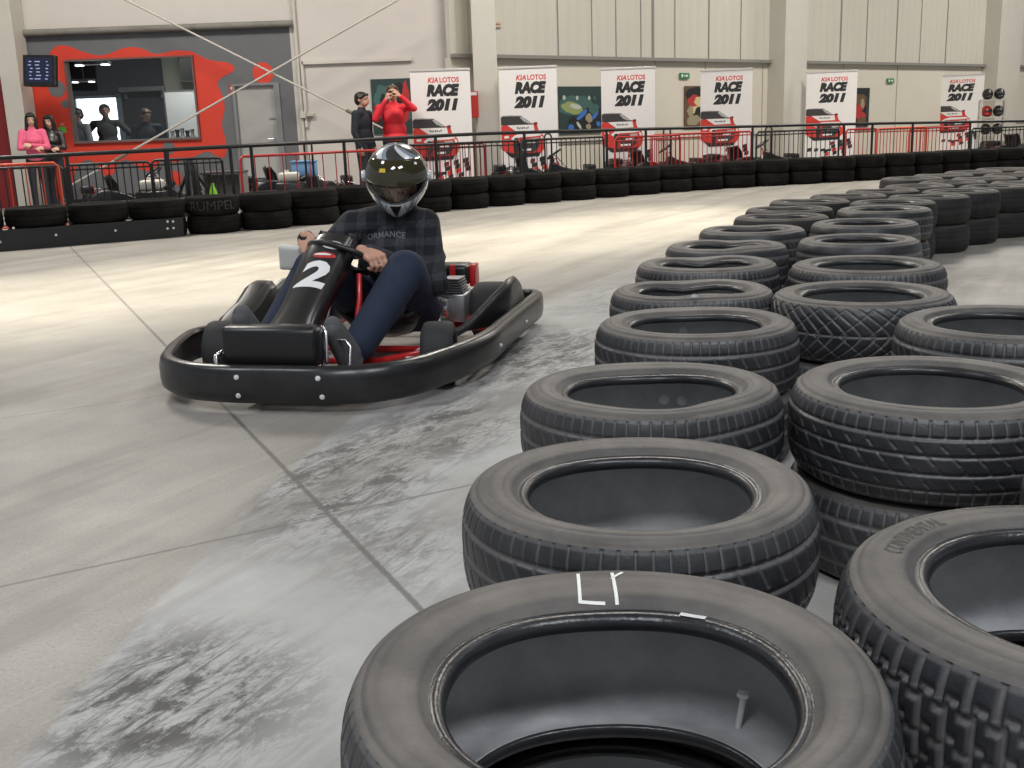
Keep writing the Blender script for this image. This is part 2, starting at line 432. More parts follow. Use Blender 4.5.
for i, (x, y, R, kind, lab, nth, nu) in enumerate(rightrow):
    me, tr = depth_tyre_mesh(kind, nth, nu, [(random.uniform(0, 6), 0.015, 0.8)], R)
    top_objs['R%d' % i] = place_tyre(me, tr, (x, y, W + 0.001), random.uniform(0, 6) if i not in (0,) else 0, lab, 'tyres of the inner barrier')
    lc, lt = ((lowcar, lowtread), (lowcar2, lowtread2))[i % 2]
    place_tyre(lc, lt, (x + random.uniform(-.012, .012), y + random.uniform(-.01, .012), 0), random.uniform(0, 6), 'bottom tyre of the %s stack in the inner barrier row away from the track' % ORD[i], 'tyres of the inner barrier')

# far part of the island: low detail, one mesh each
SIDE_F = rubber('old_sidewall_rubber', (0.026, 0.024, 0.023), (0.11, 0.098, 0.088), 0.65)  # darker copy of the near sidewall: weaker light far off put into colour
TREAD_F = rubber('old_tread_rubber', (0.012, 0.012, 0.012), (0.045, 0.042, 0.04), 0.6, 6.0, 0.3)  # tread darkened likewise, the dimmer light painted in
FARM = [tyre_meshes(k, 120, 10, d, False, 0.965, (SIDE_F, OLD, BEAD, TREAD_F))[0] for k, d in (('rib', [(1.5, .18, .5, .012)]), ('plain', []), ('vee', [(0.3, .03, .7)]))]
farA = [(2.80, 7.57), (3.18, 8.03), (3.62, 8.46), (4.08, 8.86), (4.54, 9.27), (5.00, 9.67), (5.46, 10.06), (5.92, 10.45), (6.38, 10.84)]
farB = [(1.75, 6.72), (2.05, 7.24), (2.33, 7.95), (2.76, 8.41), (3.18, 8.86), (3.62, 9.29), (4.08, 9.70), (4.54, 10.10), (5.02, 10.48), (5.50, 10.86)]
farC = [(4.20, 10.34), (4.66, 10.73), (5.14, 11.12), (5.64, 11.50)]
farC = [(x - .17, y + .20) for x, y in farC]
fixed_ = [(x, y, R) for x, y, R, *_ in trackrow] + [(x, y, R) for x, y, R, *_ in rightrow]
mov = [[x, y] for x, y in farA + farB + farC]
for _ in range(200):                                  # settle the distant stacks so that they touch without sinking into each other
    for i, p in enumerate(mov):
        for j, q in enumerate(mov):
            if j <= i: continue
            dx, dy = q[0] - p[0], q[1] - p[1]; d = math.hypot(dx, dy)
            if d < .622: k = (.622 - d) / d * .5; p[0] -= dx * k; p[1] -= dy * k; q[0] += dx * k; q[1] += dy * k
        for (fx, fy, fr) in fixed_:
            dx, dy = p[0] - fx, p[1] - fy; d = math.hypot(dx, dy); m_ = .307 + fr + .006
            if d < m_: k = (m_ - d) / d; p[0] += dx * k; p[1] += dy * k
nA, nB = len(farA), len(farB)
farA, farB, farC = mov[:nA], mov[nA:nA + nB], mov[nA + nB:]
for nm, pts, txt in (('A', farA, 'inner barrier row beyond the bend'), ('B', farB, 'track-side row past its eighth stack'), ('C', farC, 'short extra row at the distant barrier end')):
    for i, (x, y) in enumerate(pts):
        me = FARM[0] if nm == 'B' and i < 4 else FARM[(i * 2 + len(nm)) % 3]
        for l in (0, 1):
            place_tyre(me if l else FARM[1], None, (x + random.uniform(-.004, .004), y + random.uniform(-.004, .004), l * (W + 0.001)), random.uniform(0, 6) if me is not FARM[0] else 0,
                       '%s tyre of the %s stack, %s' % ('upper' if l else 'lower', ORD[i], txt), 'tyres of the inner barrier')

# bolts seen inside the pinched tyres
def hit_px(o, x, y):
    """where the line of sight through a picture point first meets a tyre, in the tyre's own frame"""
    d = ray(x, y); iv = o.rotation_euler.to_matrix().transposed()
    h = bvh_of([o]).ray_cast(iv @ (CAM - Vector(o.location)), (iv @ d).normalized(), 60)
    return h[0], h[1]
for key, pts, wsh in (('L2', [(664, 399.5), (682, 400.5)], .013), ('L3', [(683, 331)], .014), ('L4', [(694, 297.5)], .012), ('R6', [(860, 241.5)], .008)):
    for x, y in pts:
        p, n_ = hit_px(top_objs[key], x, y)
        if p: n_ = Vector((-p.x, -p.y, 0.0)); bolt(top_objs[key], p, n_, wsh)
o = top_objs['L0']
p, n_ = hit_px(o, 738, 727)
q_ = p + Vector((.004, -.01, .050))
mb = MB(); mb.tube([p, q_], 0.0042, 8); mb.lathe([(0.0001, 0), (0.0085, 0), (0.0085, 0.005), (0.0001, 0.005)], 6, c=q_)
mb.build('threaded_bolt', ZINC, o, smooth=False)
# chalk strokes and scrap of label on the near tyre
o = top_objs['L0']
CHALK = mat('white_chalk', (0.75, 0.75, 0.72), 0.9)
def stroke_poly(pts, w):
    V = []; Fc = []
    for i in range(len(pts) - 1):
        a = Vector(pts[i]); b = Vector(pts[i + 1]); d = (b - a).normalized(); n = Vector((-d.y, d.x)) * w / 2; k = len(V)
        for q in (a - n - d * w * .3, b - n + d * w * .3, b + n + d * w * .3, a + n - d * w * .3): V.append((q.x, q.y))
        Fc.append((k, k + 1, k + 2, k + 3))
    return V, Fc
def stroke_px(name, pts, w, o, zt, m, off=0.0012):
    """marks drawn flat on an upper sidewall, given as picture points"""
    P = [atz(x, y, zt) - Vector(o.location) for x, y in pts]
    if o.rotation_euler.z: P = [Matrix.Rotation(-o.rotation_euler.z, 3, 'Z') @ p for p in P]
    V, Fc = stroke_poly([(p.x, p.y) for p in P], w)
    return decal(name, V, Fc, lambda x, y: Vector((x, y, 0.3)), Vector((0, 0, -1)), bvh_of([o]), m, o, off, 0.008)
zt = W + W
stroke_px('chalk_mark', [(578, 573), (580, 595), (604, 595)], 0.0045, o, zt, CHALK)
stroke_px('chalk_mark', [(612, 572), (617, 595)], 0.0045, o, zt, CHALK)
stroke_px('chalk_mark', [(612, 578), (622, 571)], 0.004, o, zt, CHALK)
stroke_px('paper_scrap', [(682, 603), (704, 607)], 0.008, o, zt, mat('torn_label_paper', (0.55, 0.55, 0.55), 0.8))
# raised maker lettering on the blocky tyre
DUSTY = mat('dusty_moulded_rubber', (0.135, 0.125, 0.11), 0.75, noise=0.3, scale=60)
def arc_text(name, s, o, r0, h, a_mid, a_span, m, inward=True, bold=0.0):
    V, Fc = text2d(s, 1.0, 1.0, 0, bold)
    V, Fc = dense([(x * a_span * r0, y * h) for x, y in V], Fc, 0.008)
    def fm(x, y):
        a = a_mid + a_span / 2 - x / r0; r = r0 + y
        return Vector((r * math.cos(a), r * math.sin(a), 0.3))
    return decal(name, V, Fc, fm, Vector((0, 0, -1)), bvh_of([o]), m, o, 0.0009, 0.02)
o = top_objs['R0']
arc_text('lettering', 'Continental', o, 0.268, 0.014, 1.62, 0.36, DUSTY)
arc_text('lettering', 'CONTINENTAL', o, 0.240, 0.024, 2.35, 0.62, mat('dark_moulded_rubber', (0.07, 0.065, 0.06), 0.7))

# ------------------------------------------------------------------ outer barrier
barx = [(6.5, 250, 205), (44, 250.5, 204), (104, 245, 202), (162, 240, 199)]
edges = [190, 243, 290, 337, 384, 430, 470.5, 509.7, 549.5, 585, 621.5, 649, 680, 712, 741, 769, 797, 824, 850, 875, 901, 925, 947, 969.6, 992, 1012, 1031, 1050]
base_pts = [(190, 236), (243, 232), (310, 228), (371, 219), (434, 210.5), (507, 207), (587, 200), (650, 194), (712, 189), (794, 184.7), (823, 184), (875, 180), (924, 177), (967, 174), (1019, 171), (1060, 168.5), (1110, 165.5)]
def interp(pts, x):
    for (a, b), (c, d) in zip(pts, pts[1:]):
        if a <= x <= c: return b + (d - b) * (x - a) / (c - a)
    return pts[0][1] if x < pts[0][0] else pts[-1][1]
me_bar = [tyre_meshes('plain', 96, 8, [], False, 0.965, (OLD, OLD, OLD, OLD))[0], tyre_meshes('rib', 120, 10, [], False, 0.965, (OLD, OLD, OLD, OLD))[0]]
# evenly spaced centres along the ground line of the barrier
gl = [atz(x, y, 0) for x, y in base_pts]
def front_to_centre(P):
    d = Vector((P.x, P.y, 0)).normalized(); return Vector((P.x, P.y, 0)) + d * 0.305
path = [front_to_centre(p) for p in gl]
# smooth the path a little
for _ in range(2):
    path = [path[0]] + [(path[i - 1] + path[i] * 2 + path[i + 1]) / 4 for i in range(1, len(path) - 1)] + [path[-1]]
def walk(path, step, start=0.0):
    out = []; acc = start; L = 0
    for a, b in zip(path, path[1:]):
        d = (b - a).length
        while acc <= L + d + 1e-9: out.append(a + (b - a) * ((acc - L) / d)); acc += step
        L += d
    return out
stacks = walk(path, 0.622, 0.28)
rump = None
for i, p in enumerate(stacks):
    for l in (0, 1):
        j = Vector((random.uniform(-.006, .006), random.uniform(-.006, .006), 0))
        if i == 0: nm = ('lower tyre under the letter-painted one of the outer barrier', 'black tyre with faint painted capital letters across its side, in the outer barrier')[l]
        else: nm = '%s tyre, %s stack beyond the letter-painted tyre in the outer barrier' % (('lower', 'upper')[l], ORD[i - 1])
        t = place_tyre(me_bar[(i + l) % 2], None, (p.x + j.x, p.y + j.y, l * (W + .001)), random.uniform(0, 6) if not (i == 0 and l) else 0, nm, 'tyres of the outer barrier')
        if i == 0 and l: rump = t
# faint RUMPEL lettering round the tyre facing the track
FAINT = mat('faint_grey_paint', (0.035, 0.033, 0.031), 0.8)
V, Fc = text2d('RUMPEL', 0.55, 0.10, 0, 0.0)
toc = math.atan2(-rump.location.y, -rump.location.x)
def fm(x, y):
    a = toc - 0.85 + x / 0.305 * 0.98
    return Vector((0.5 * math.cos(a), 0.5 * math.sin(a), 0.055 + y))
def dm(x, y):
    a = toc - 0.85 + x / 0.305 * 0.98
    return Vector((-math.cos(a), -math.sin(a), 0))
decal('lettering', V, Fc, fm, dm, bvh_of([rump]), FAINT, rump, 0.002, 0.02)
# left end: upper tyres standing on a row behind a bolted rubber belt
p_l = [atz(x, y, 0) for x, y in [(-60, 256), (0, 252), (60, 250), (130, 243), (186, 236)]]
belt_c = [front_to_centre(p) for p in p_l]
gap0 = stacks[0]
lc = [front_to_centre(atz(x, y, 0)) for x, y in [(-28, 254), (44, 250.5), (104, 245), (161, 239)]]
lc = [gap0 + (lc[0] - gap0).normalized() * 0.616 * k for k in (4, 3, 2, 1)]
for i, c in enumerate(lc):
    k = 3 - i
    for l in (0, 1):
        place_tyre(me_bar[(i + l + 1) % 2], None, (c.x, c.y, l * (W + .002)), random.uniform(0, 6),
                   ('lower tyre behind the bolted rubber belt, %s from the letter-painted one' if not l else 'upper tyre above the bolted rubber belt, %s from the letter-painted one') % ORD[k], 'tyres of the outer barrier')
# belt
out = []
dirv = (lc[0] - lc[-1]).normalized(); nrm = Vector((dirv.y, -dirv.x, 0))
if nrm.y > 0: nrm = -nrm
A0 = lc[-1] - dirv * 0.20 + nrm * 0.318; B0 = lc[0] + dirv * 0.4 + nrm * 0.318
mb = MB(); nseg = 14; Vb = []; Fb = []
for i in range(nseg + 1):
    p = A0.lerp(B0, i / nseg)
    if i == 0: p = p - nrm * 0.06
    for (dz, dn) in ((0.0, 0), (0.21, 0), (0.21, -0.012), (0.0, -0.012)):
        Vb.append((p.x + nrm.x * dn, p.y + nrm.y * dn, dz + 0.001 * math.sin(i * 2.1)))
for i in range(nseg):
    for j in range(4): Fb.append((i * 4 + j, i * 4 + (j + 1) % 4, (i + 1) * 4 + (j + 1) % 4, (i + 1) * 4 + j))
Fb += [(3, 2, 1, 0), (nseg * 4, nseg * 4 + 1, nseg * 4 + 2, nseg * 4 + 3)]
belt = mesh_obj('rubber_belt', Vb, Fb, mat('black_belt_rubber', (0.011, 0.011, 0.013), 0.42, noise=0.4, scale=5), None, False)
tag(belt, 'long black rubber belt bolted along the foot of the outer tyre barrier', 'belt')
for x, y in [(0, 242), (13.5, 228), (56, 235), (115.5, 230.5), (167.5, 221.5), (173, 221.5), (167.5, 228.5), (173.5, 228)]:
    P = onplane(x, y, A0 + nrm * 0.002, nrm)
    bb = bolt(belt, P, nrm, 0.013)

# ------------------------------------------------------------------ fences behind the outer barrier
bwalk = [gap0 + (lc[0] - gap0).normalized() * d for d in (4.5, 2.5, 1.0)] + path
def offset_path(P, d):
    out = []
    for i, p in enumerate(P):
        t = (P[min(i + 1, len(P) - 1)] - P[max(i - 1, 0)]).normalized(); n = Vector((-t.y, t.x, 0))
        out.append(p + n * d)
    return out
railp = offset_path(bwalk, 0.50)
fencep = offset_path(bwalk, 0.85)
def px_on_path(P, x):
    """point of a ground path that the picture column x looks at (height about 0.9)"""
    d = ray(x, 160); hd = Vector((d.x, d.y, 0))
    for a, b in zip(P, P[1:]):
        # solve a + t(b-a) = s*hd
        e = b - a; det = e.x * (-hd.y) - e.y * (-hd.x)
        if abs(det) < 1e-9: continue
        t = ((-a.x) * (-hd.y) - (-a.y) * (-hd.x)) / det
        if -0.001 <= t <= 1.001:
            q = a + e * t
            if q.y > 0: return q
    return P[0] if x < 500 else P[-1]
def z_at(q, x, y):
    d = ray(x, y); return CAM_H + d.z * (q.y / d.y)
rail_y = [(-40, 157.3), (0, 156), (235, 144.6), (340, 139.5), (480, 132.2), (620, 128.3), (820, 123.4), (1024, 119.8), (1070, 119)]
hr = thing('handrail', 'long black tubular handrail running behind the outer tyre barrier', 'railing')
pts = []
for x in range(-20, 1061, 30):
    q = px_on_path(railp, x); pts.append(Vector((q.x, q.y, z_at(q, x, interp(rail_y, x)) - 0.02)))
MB().tube(pts, 0.024, 10).build('rail', BLACKM, hr, smooth=True)
for x in [67, 167, 231, 252, 345, 436.5, 525, 607, 646, 752, 843, 871, 911, 968, 1035]:
    q = px_on_path(railp, x); z = z_at(q, x, interp(rail_y, x)) - 0.02
    mb = MB(); mb.tube([(q.x, q.y, 0.01), (q.x, q.y, z - 0.005)], 0.021 if x != 167 else 0.03, 8); mb.box((q.x, q.y, 0.005), (0.12, 0.12, 0.01))
    mb.build('post', BLACKM, hr, smooth=True)

def crowd_barrier(a, b, h, m, step, label, dbl=False):
    a = Vector((a.x, a.y, 0)); b = Vector((b.x, b.y, 0)); d = b - a; L = d.length; d.normalize()
    c = (a + b) / 2; t = thing('crowd_barrier', label, 'barrier', c, math.atan2(d.y, d.x), 'crowd barriers behind the handrail')
    mb = MB(); h0 = 0.16
    mb.tube([(-L / 2, 0, 0.03), (-L / 2, 0, h - .04), (-L / 2 + .04, 0, h), (L / 2 - .04, 0, h), (L / 2, 0, h - .04), (L / 2, 0, 0.03)], 0.017, 8)
    mb.tube([(-L / 2, 0, h0), (L / 2, 0, h0)], 0.012, 8)
    if dbl: mb.tube([(-L / 2, 0, h - .055), (L / 2, 0, h - .055)], 0.010, 8)
    mb.build('frame', m, t, smooth=True)
    mb = MB(); n = max(2, int(L / step))
    for i in range(1, n): x = -L / 2 + L * i / n; mb.tube([(x, 0, h0), (x, 0, h - .01)], 0.0075, 6)
    mb.build('bars', m, t, smooth=True)
    for sx in (-1, 1):
        MB().box((sx * (L / 2 - .02), 0, 0.015), (0.04, 0.5, 0.03)).build('foot', m, t, bevel=0.004)
    return t
def cb(x0, x1, y0, y1, m, step, label, dbl=False, off=0.85):
    P = offset_path(bwalk, off); a = px_on_path(P, x0); b = px_on_path(P, x1)
    h = (z_at(a, x0, y0) + z_at(b, x1, y1)) / 2
    return crowd_barrier(a, b, h, m, step, label, dbl)
cb(-45, 57, 167, 163, ORNG, 0.155, 'orange-red crowd barrier in front of the two girls', off=0.80)
cb(-60, 62, 169, 168, BLACKM, 0.088, 'black crowd barrier behind the orange-red one by the two girls', off=1.15)
cb(64, 150, 166, 161, BLACKM, 0.075, 'black crowd barrier in front of the black tripod, nearer the girls', True, off=0.95)
cb(151, 222, 161, 157, BLACKM, 0.075, 'black crowd barrier below the control room window, next to the desk', True, off=0.95)
cb(240, 396, 156, 150, REDM, 0.19, 'red crowd barrier with widely spaced bars, behind the kart driver')
cb(398, 485, 147, 142.5, REDM, 0.085, 'red crowd barrier below the first race banner', True, off=1.1)
cb(408, 520, 146, 140, BLACKM, 0.10, 'black crowd barrier overlapping the red one below the first banner', True, off=0.8)
cb(522, 604, 140, 137, BLACKM, 0.088, 'black crowd barrier below the blue kart poster', True)
cb(615, 680, 137.5, 135, REDM, 0.085, 'red crowd barrier below the third race banner', True)
cb(652, 751, 134.5, 132, REDM, 0.088, 'red crowd barrier below the fourth race banner', True, off=1.05)
cb(756, 838, 131.5, 129.5, BLACKM, 0.088, 'black crowd barrier between the fourth and fifth race banners', True)
cb(845, 875, 129.5, 128.5, REDM, 0.088, 'short red crowd barrier beyond the fifth race banner', True, off=1.1)
cb(876, 925, 128.5, 127.5, ORNG, 0.075, 'bright red crowd barrier between the fifth and sixth race banners', True)
cb(908, 968, 128, 127, REDM, 0.085, 'red crowd barrier below the sixth race banner', True, off=1.15)
cb(970, 1050, 127.5, 126.5, BLACKM, 0.088, 'black crowd barrier in front of the helmet shelf', True)
# tall tube hoops between the barriers
for k, (x, ytop, w) in enumerate([(309, 141.5, 0.10), (548.5, 133.5, 0.12), (667, 127.5, 0.14), (768, 126.5, 0.15)]):
    P = offset_path(bwalk, 0.98); q = px_on_path(P, x); h = z_at(q, x, ytop)
    t = thing('hoop_stand', ['narrow black tube hoop beside the blue box', 'narrow black tube hoop right under the blue kart poster', 'narrow black tube hoop between the third and fourth banners', 'narrow black tube hoop between the fourth and fifth banners'][k], 'stand', (q.x, q.y, 0), 0.5, 'tube hoops')
    pts = [(-w / 2, 0, 0.02), (-w / 2, 0, h - w * .5)] + [(-w / 2 * math.cos(a), 0, h - w * .5 + w * .5 * math.sin(a)) for a in [PI * i / 8 for i in range(1, 8)]] + [(w / 2, 0, h - w * .5), (w / 2, 0, 0.02)]
    MB().tube(pts, 0.014, 8).build('hoop', BLACKM, t, smooth=True)
    MB().box((0, 0, 0.01), (w + 0.2, 0.22, 0.02)).build('base', BLACKM, t)

# ------------------------------------------------------------------ the hall
WALLC = mat('painted_render_wall', (0.58, 0.54, 0.505), 0.75, noise=0.06, scale=2.5, bump=0.05)
LOWER = mat('cream_wall_panel', (0.62, 0.58, 0.50), 0.7, noise=0.05, scale=1.5)
COLM = mat('painted_steel_column', (0.54, 0.515, 0.465), 0.55, noise=0.07, scale=3)
FLASH = mat('grey_flashing', (0.23, 0.225, 0.21), 0.5)
def struct(o):
    o['kind'] = 'structure'; return o
def ribbed():
    m, nt, b = new_mat('ribbed_wall_cladding')
    tc = N(nt, 'ShaderNodeTexCoord'); sp = N(nt, 'ShaderNodeSeparateXYZ'); nt.links.new(tc.outputs['Object'], sp.inputs[0])
    mu = N(nt, 'ShaderNodeMath', operation='MULTIPLY'); mu.inputs[1].default_value = 2 * PI / 0.25; nt.links.new(sp.outputs['X'], mu.inputs[0])
    sn = N(nt, 'ShaderNodeMath', operation='SINE'); nt.links.new(mu.outputs[0], sn.inputs[0])
    gt = N(nt, 'ShaderNodeMapRange'); gt.inputs['From Min'].default_value = 0.6; gt.inputs['From Max'].default_value = 0.9; nt.links.new(sn.outputs[0], gt.inputs['Value'])
    bp = N(nt, 'ShaderNodeBump'); bp.inputs['Strength'].default_value = 0.5; bp.inputs['Distance'].default_value = 0.02
    nt.links.new(gt.outputs[0], bp.inputs['Height']); nt.links.new(bp.outputs[0], b.inputs['Normal'])
    ns = N(nt, 'ShaderNodeTexNoise'); ns.inputs['Scale'].default_value = 0.8; nt.links.new(tc.outputs['Object'], ns.inputs['Vector'])
    mx = N(nt, 'ShaderNodeMix', data_type='RGBA'); mx.inputs['A'].default_value = (0.52, 0.495, 0.435, 1); mx.inputs['B'].default_value = (0.60, 0.575, 0.51, 1)
    nt.links.new(ns.outputs['Fac'], mx.inputs['Factor']); nt.links.new(mx.outputs['Result'], b.inputs['Base Color'])
    b.inputs['Roughness'].default_value = 0.65; return m
UPPER = ribbed()

# floor ------------------------------------------------------------
def floor_material():
    m, nt, b = new_mat('worn_concrete_floor'); L = nt.links
    tc = N(nt, 'ShaderNodeTexCoord'); sp = N(nt, 'ShaderNodeSeparateXYZ'); L.new(tc.outputs['Object'], sp.inputs[0])
    X = sp.outputs['X']
    yy = N(nt, 'ShaderNodeMath', operation='DIVIDE'); L.new(sp.outputs['Y'], yy.inputs[0]); yy.inputs[1].default_value = .89; Y = yy.outputs[0]
    def mth(op, a, b_=None, c=None, clamp=False):
        n = N(nt, 'ShaderNodeMath', operation=op); n.use_clamp = clamp
        for i, v in enumerate((a, b_, c)):
            if v is None: continue
            if isinstance(v, (int, float)): n.inputs[i].default_value = v
            else: L.new(v, n.inputs[i])
        return n.outputs[0]
    def noise(scale, det=5, rough=0.6, vec=None, dist=0.0):
        n = N(nt, 'ShaderNodeTexNoise'); n.inputs['Scale'].default_value = scale; n.inputs['Detail'].default_value = det
        n.inputs['Roughness'].default_value = rough; n.inputs['Distortion'].default_value = dist
        L.new(vec if vec is not None else tc.outputs['Object'], n.inputs['Vector']); return n.outputs['Fac']
    def rng(v, a, b_, c=0.0, d=1.0):
        n = N(nt, 'ShaderNodeMapRange'); L.new(v, n.inputs['Value'])
        n.inputs['From Min'].default_value = a; n.inputs['From Max'].default_value = b_; n.inputs['To Min'].default_value = c; n.inputs['To Max'].default_value = d
        return n.outputs[0]
    def mix(f, a, b_):
        n = N(nt, 'ShaderNodeMix', data_type='RGBA'); L.new(f, n.inputs['Factor'])
        for s, v in (('A', a), ('B', b_)):
            if isinstance(v, tuple): n.inputs[s].default_value = (*v, 1)
            else: L.new(v, n.inputs[s])
        return n.outputs['Result']
    def mapped(rz, sc):
        n = N(nt, 'ShaderNodeMapping', vector_type='TEXTURE'); n.inputs['Rotation'].default_value = (0, 0, rz); n.inputs['Scale'].default_value = sc
        L.new(tc.outputs['Object'], n.inputs['Vector']); return n.outputs[0]
    base = mix(rng(noise(1.3, 6), 0.3, 0.7), (0.27, 0.25, 0.222), (0.36, 0.34, 0.31))
    speck = noise(110, 4, 0.75)
    base = mix(rng(speck, 0.54, 0.66, 0, 0.5), base, (0.17, 0.16, 0.15))
    base = mix(rng(speck, 0.30, 0.44, 0.42, 0.0), base, (0.56, 0.54, 0.50))
    # smoother bluish strip right of the old racing edge: signed distance to the line (-0.81,1.77)-(-0.6,4.2)-(0.31,7.03)
    edge = mth('ADD', mth('MULTIPLY', mth('POWER', mth('MAXIMUM', mth('SUBTRACT', Y, 1.4), 0.0), 2.0), 0.034), -0.84)
    wob = mth('MULTIPLY', mth('SUBTRACT', noise(3.5, 4), 0.5), 0.05)
    sd = mth('ADD', mth('SUBTRACT', X, edge), wob)
    strip = rng(sd, -0.005, 0.015)
    base = mix(mth('MULTIPLY', strip, rng(sd, 1.9, 1.2)), base, mix(rng(noise(3.0, 5), 0.3, 0.7), (0.31, 0.31, 0.30), (0.42, 0.42, 0.415)))
    # scuffs: dark scratchy rubber inside chosen patches
    scr = noise(9.0, 9, 0.8, mapped(1.0, (1.6, 0.9, 1.0)), 0.15)
    scr2 = noise(5.0, 8, 0.8, mapped(1.12, (1.6, 0.14, 1.0)), 0.1)
    scr3 = noise(6.0, 8, 0.8, mapped(0.55, (1.4, 0.13, 1.0)), 0.1)
    def patch(cx, cy, rx, ry, ang):
        ca, sa = math.cos(ang), math.sin(ang)
        dx = mth('SUBTRACT', X, cx); dy = mth('SUBTRACT', Y, cy)
        u = mth('DIVIDE', mth('ADD', mth('MULTIPLY', dx, ca), mth('MULTIPLY', dy, sa)), rx)
        v = mth('DIVIDE', mth('SUBTRACT', mth('MULTIPLY', dy, ca), mth('MULTIPLY', dx, sa)), ry)
        return rng(mth('SQRT', mth('ADD', mth('MULTIPLY', u, u), mth('MULTIPLY', v, v))), 1.05, 0.15)
    pts = [(-0.66, 1.95, 0.34, 0.42, 0.2, 1.35), (-0.52, 3.35, 0.36, 0.75, -0.1, 1.5), (-0.25, 3.9, 0.34, 0.7, -0.3, 1.3), (0.10, 5.2, 0.5, 1.0, -0.35, 1.4), (-0.30, 2.75, 0.25, 0.45, 0.2, 0.7), (0.9, 7.2, 0.5, 1.2, -0.5, 0.8), (-0.2, 1.5, .3, .3, 0, .5)]
    acc = None
    for cx, cy, rx, ry, an, st in pts:
        p = mth('MULTIPLY', patch(cx, cy, rx, ry, an), st, None, True); acc = p if acc is None else mth('MAXIMUM', acc, p)
    thr = mth('MAXIMUM', mth('MAXIMUM', rng(scr, 0.47, 0.56), rng(scr2, 0.50, 0.60)), rng(scr3, 0.52, 0.62, 0, .9))
    f = mth('MULTIPLY', mth('MULTIPLY', acc, thr), rng(sd, -0.05, 0.03))
    base = mix(f, base, (0.055, 0.055, 0.055))
    thin = mth('MULTIPLY', rng(noise(1.1, 3), 0.46, 0.58), mth('MAXIMUM', rng(scr2, 0.60, 0.66, 0, .9), rng(scr3, 0.61, 0.66, 0, .8)))
    base = mix(mth('MULTIPLY', thin, 0.5), base, (0.14, 0.14, 0.135))
    # long faint rubber streaks along the racing line
    st1 = noise(1.3, 5, 0.6, mapped(1.08, (4.0, 0.42, 1)), 0.1); st2 = noise(3.5, 6, 0.7, mapped(1.0, (4.5, 0.30, 1)), 0.05)
    base = mix(rng(st1, 0.47, 0.62, 0, 0.6), base, (0.20, 0.185, 0.165))
    base = mix(rng(st2, 0.56, 0.72, 0, 0.25), base, (0.56, 0.53, 0.46))
    # saw-cut joints
    def joint(p0, p1, w):
        d = Vector((p1[0] - p0[0], p1[1] - p0[1])).normalized(); n = (-d.y, d.x)
        e = mth('ABSOLUTE', mth('ADD', mth('ADD', mth('MULTIPLY', X, n[0]), mth('MULTIPLY', Y, n[1])), -(p0[0] * n[0] + p0[1] * n[1])))
        return rng(mth('ADD', e, mth('MULTIPLY', mth('SUBTRACT', noise(40, 2), 0.5), w * .8)), w, w * .45)
    j = mth('MAXIMUM', joint((-4.85, 13.04), (-0.21, 2.32), 0.011), mth('MULTIPLY', joint((-1.19, 2.56), (-0.13, 3.23), 0.009), 0.8))
    j = mth('MAXIMUM', j, mth('MULTIPLY', joint((3.0, 7.26), (5.0, 8.45), 0.008), 0.6))
    base = mix(mth('MULTIPLY', j, 0.8), base, (0.09, 0.087, 0.08))
    L.new(base, b.inputs['Base Color'])
    L.new(rng(noise(2.0, 4), 0.3, 0.7, 0.42, 0.68), b.inputs['Roughness'])
    bp = N(nt, 'ShaderNodeBump'); bp.inputs['Strength'].default_value = 0.12; bp.inputs['Distance'].default_value = 0.004
    L.new(speck, bp.inputs['Height']); L.new(bp.outputs[0], b.inputs['Normal'])
    return m
struct(mesh_obj('floor', [(-16, -6, 0), (30, -6, 0), (30, 44, 0), (-16, 44, 0)], [(0, 1, 2, 3)], floor_material()))

# left wall with window and door openings ----------------------------
YL = 18.7
wx0, wx1 = aty(69, 100, YL).x, aty(197.5, 100, YL).x
wz0, wz1 = aty(130, 142, YL).z, aty(130, 57.5, YL).z
dx0, dx1 = aty(236, 130, YL).x, aty(283, 130, YL).x; dzt = aty(257, 83, YL).z
gz = aty(180, 28, YL).z; gx1 = aty(295, 100, YL).x
XL, XR, ZT = -14.0, -0.55, 7.6
def wall_cells(xs, zs, Y0, Y1, hole, matf):
    mb = MB()
    for i in range(len(xs) - 1):
        for j in range(len(zs) - 1):
            cx, cz = (xs[i] + xs[i + 1]) / 2, (zs[j] + zs[j + 1]) / 2
            if hole(cx, cz): continue
            m = matf(cx, cz)
            mb.add([(xs[i], Y0, zs[j]), (xs[i + 1], Y0, zs[j]), (xs[i + 1], Y0, zs[j + 1]), (xs[i], Y0, zs[j + 1])], [(0, 1, 2, 3)], m)
            mb.add([(xs[i], Y1, zs[j]), (xs[i + 1], Y1, zs[j]), (xs[i + 1], Y1, zs[j + 1]), (xs[i], Y1, zs[j + 1])], [(3, 2, 1, 0)], m)
            for (ax, az, bx, bz, ox, oz) in ((xs[i], zs[j], xs[i], zs[j + 1], xs[i] - .01, cz), (xs[i + 1], zs[j], xs[i + 1], zs[j + 1], xs[i + 1] + .01, cz), (xs[i], zs[j], xs[i + 1], zs[j], cx, zs[j] - .01), (xs[i], zs[j + 1], xs[i + 1], zs[j + 1], cx, zs[j + 1] + .01)):
                if hole(ox, oz) or ox < xs[0] or ox > xs[-1] or oz > zs[-1]:
                    mb.add([(ax, Y0, az), (bx, Y0, bz), (bx, Y1, bz), (ax, Y1, az)], [(0, 1, 2, 3)], m)
    return mb
inh = lambda x, z: (wx0 < x < wx1 and wz0 < z < wz1) or (dx0 < x < dx1 and z < dzt)
mb = wall_cells([XL, wx0, wx1, dx0, dx1, gx1, XR], [0, wz0, dzt, wz1, gz, ZT], YL, YL + 0.2, inh, lambda x, z: 1 if (x < gx1 and z < gz) else 0)
wall_left = struct(mb.build('wall_left', [WALLC, GREY_PAINT], weld=True, recalc=False))
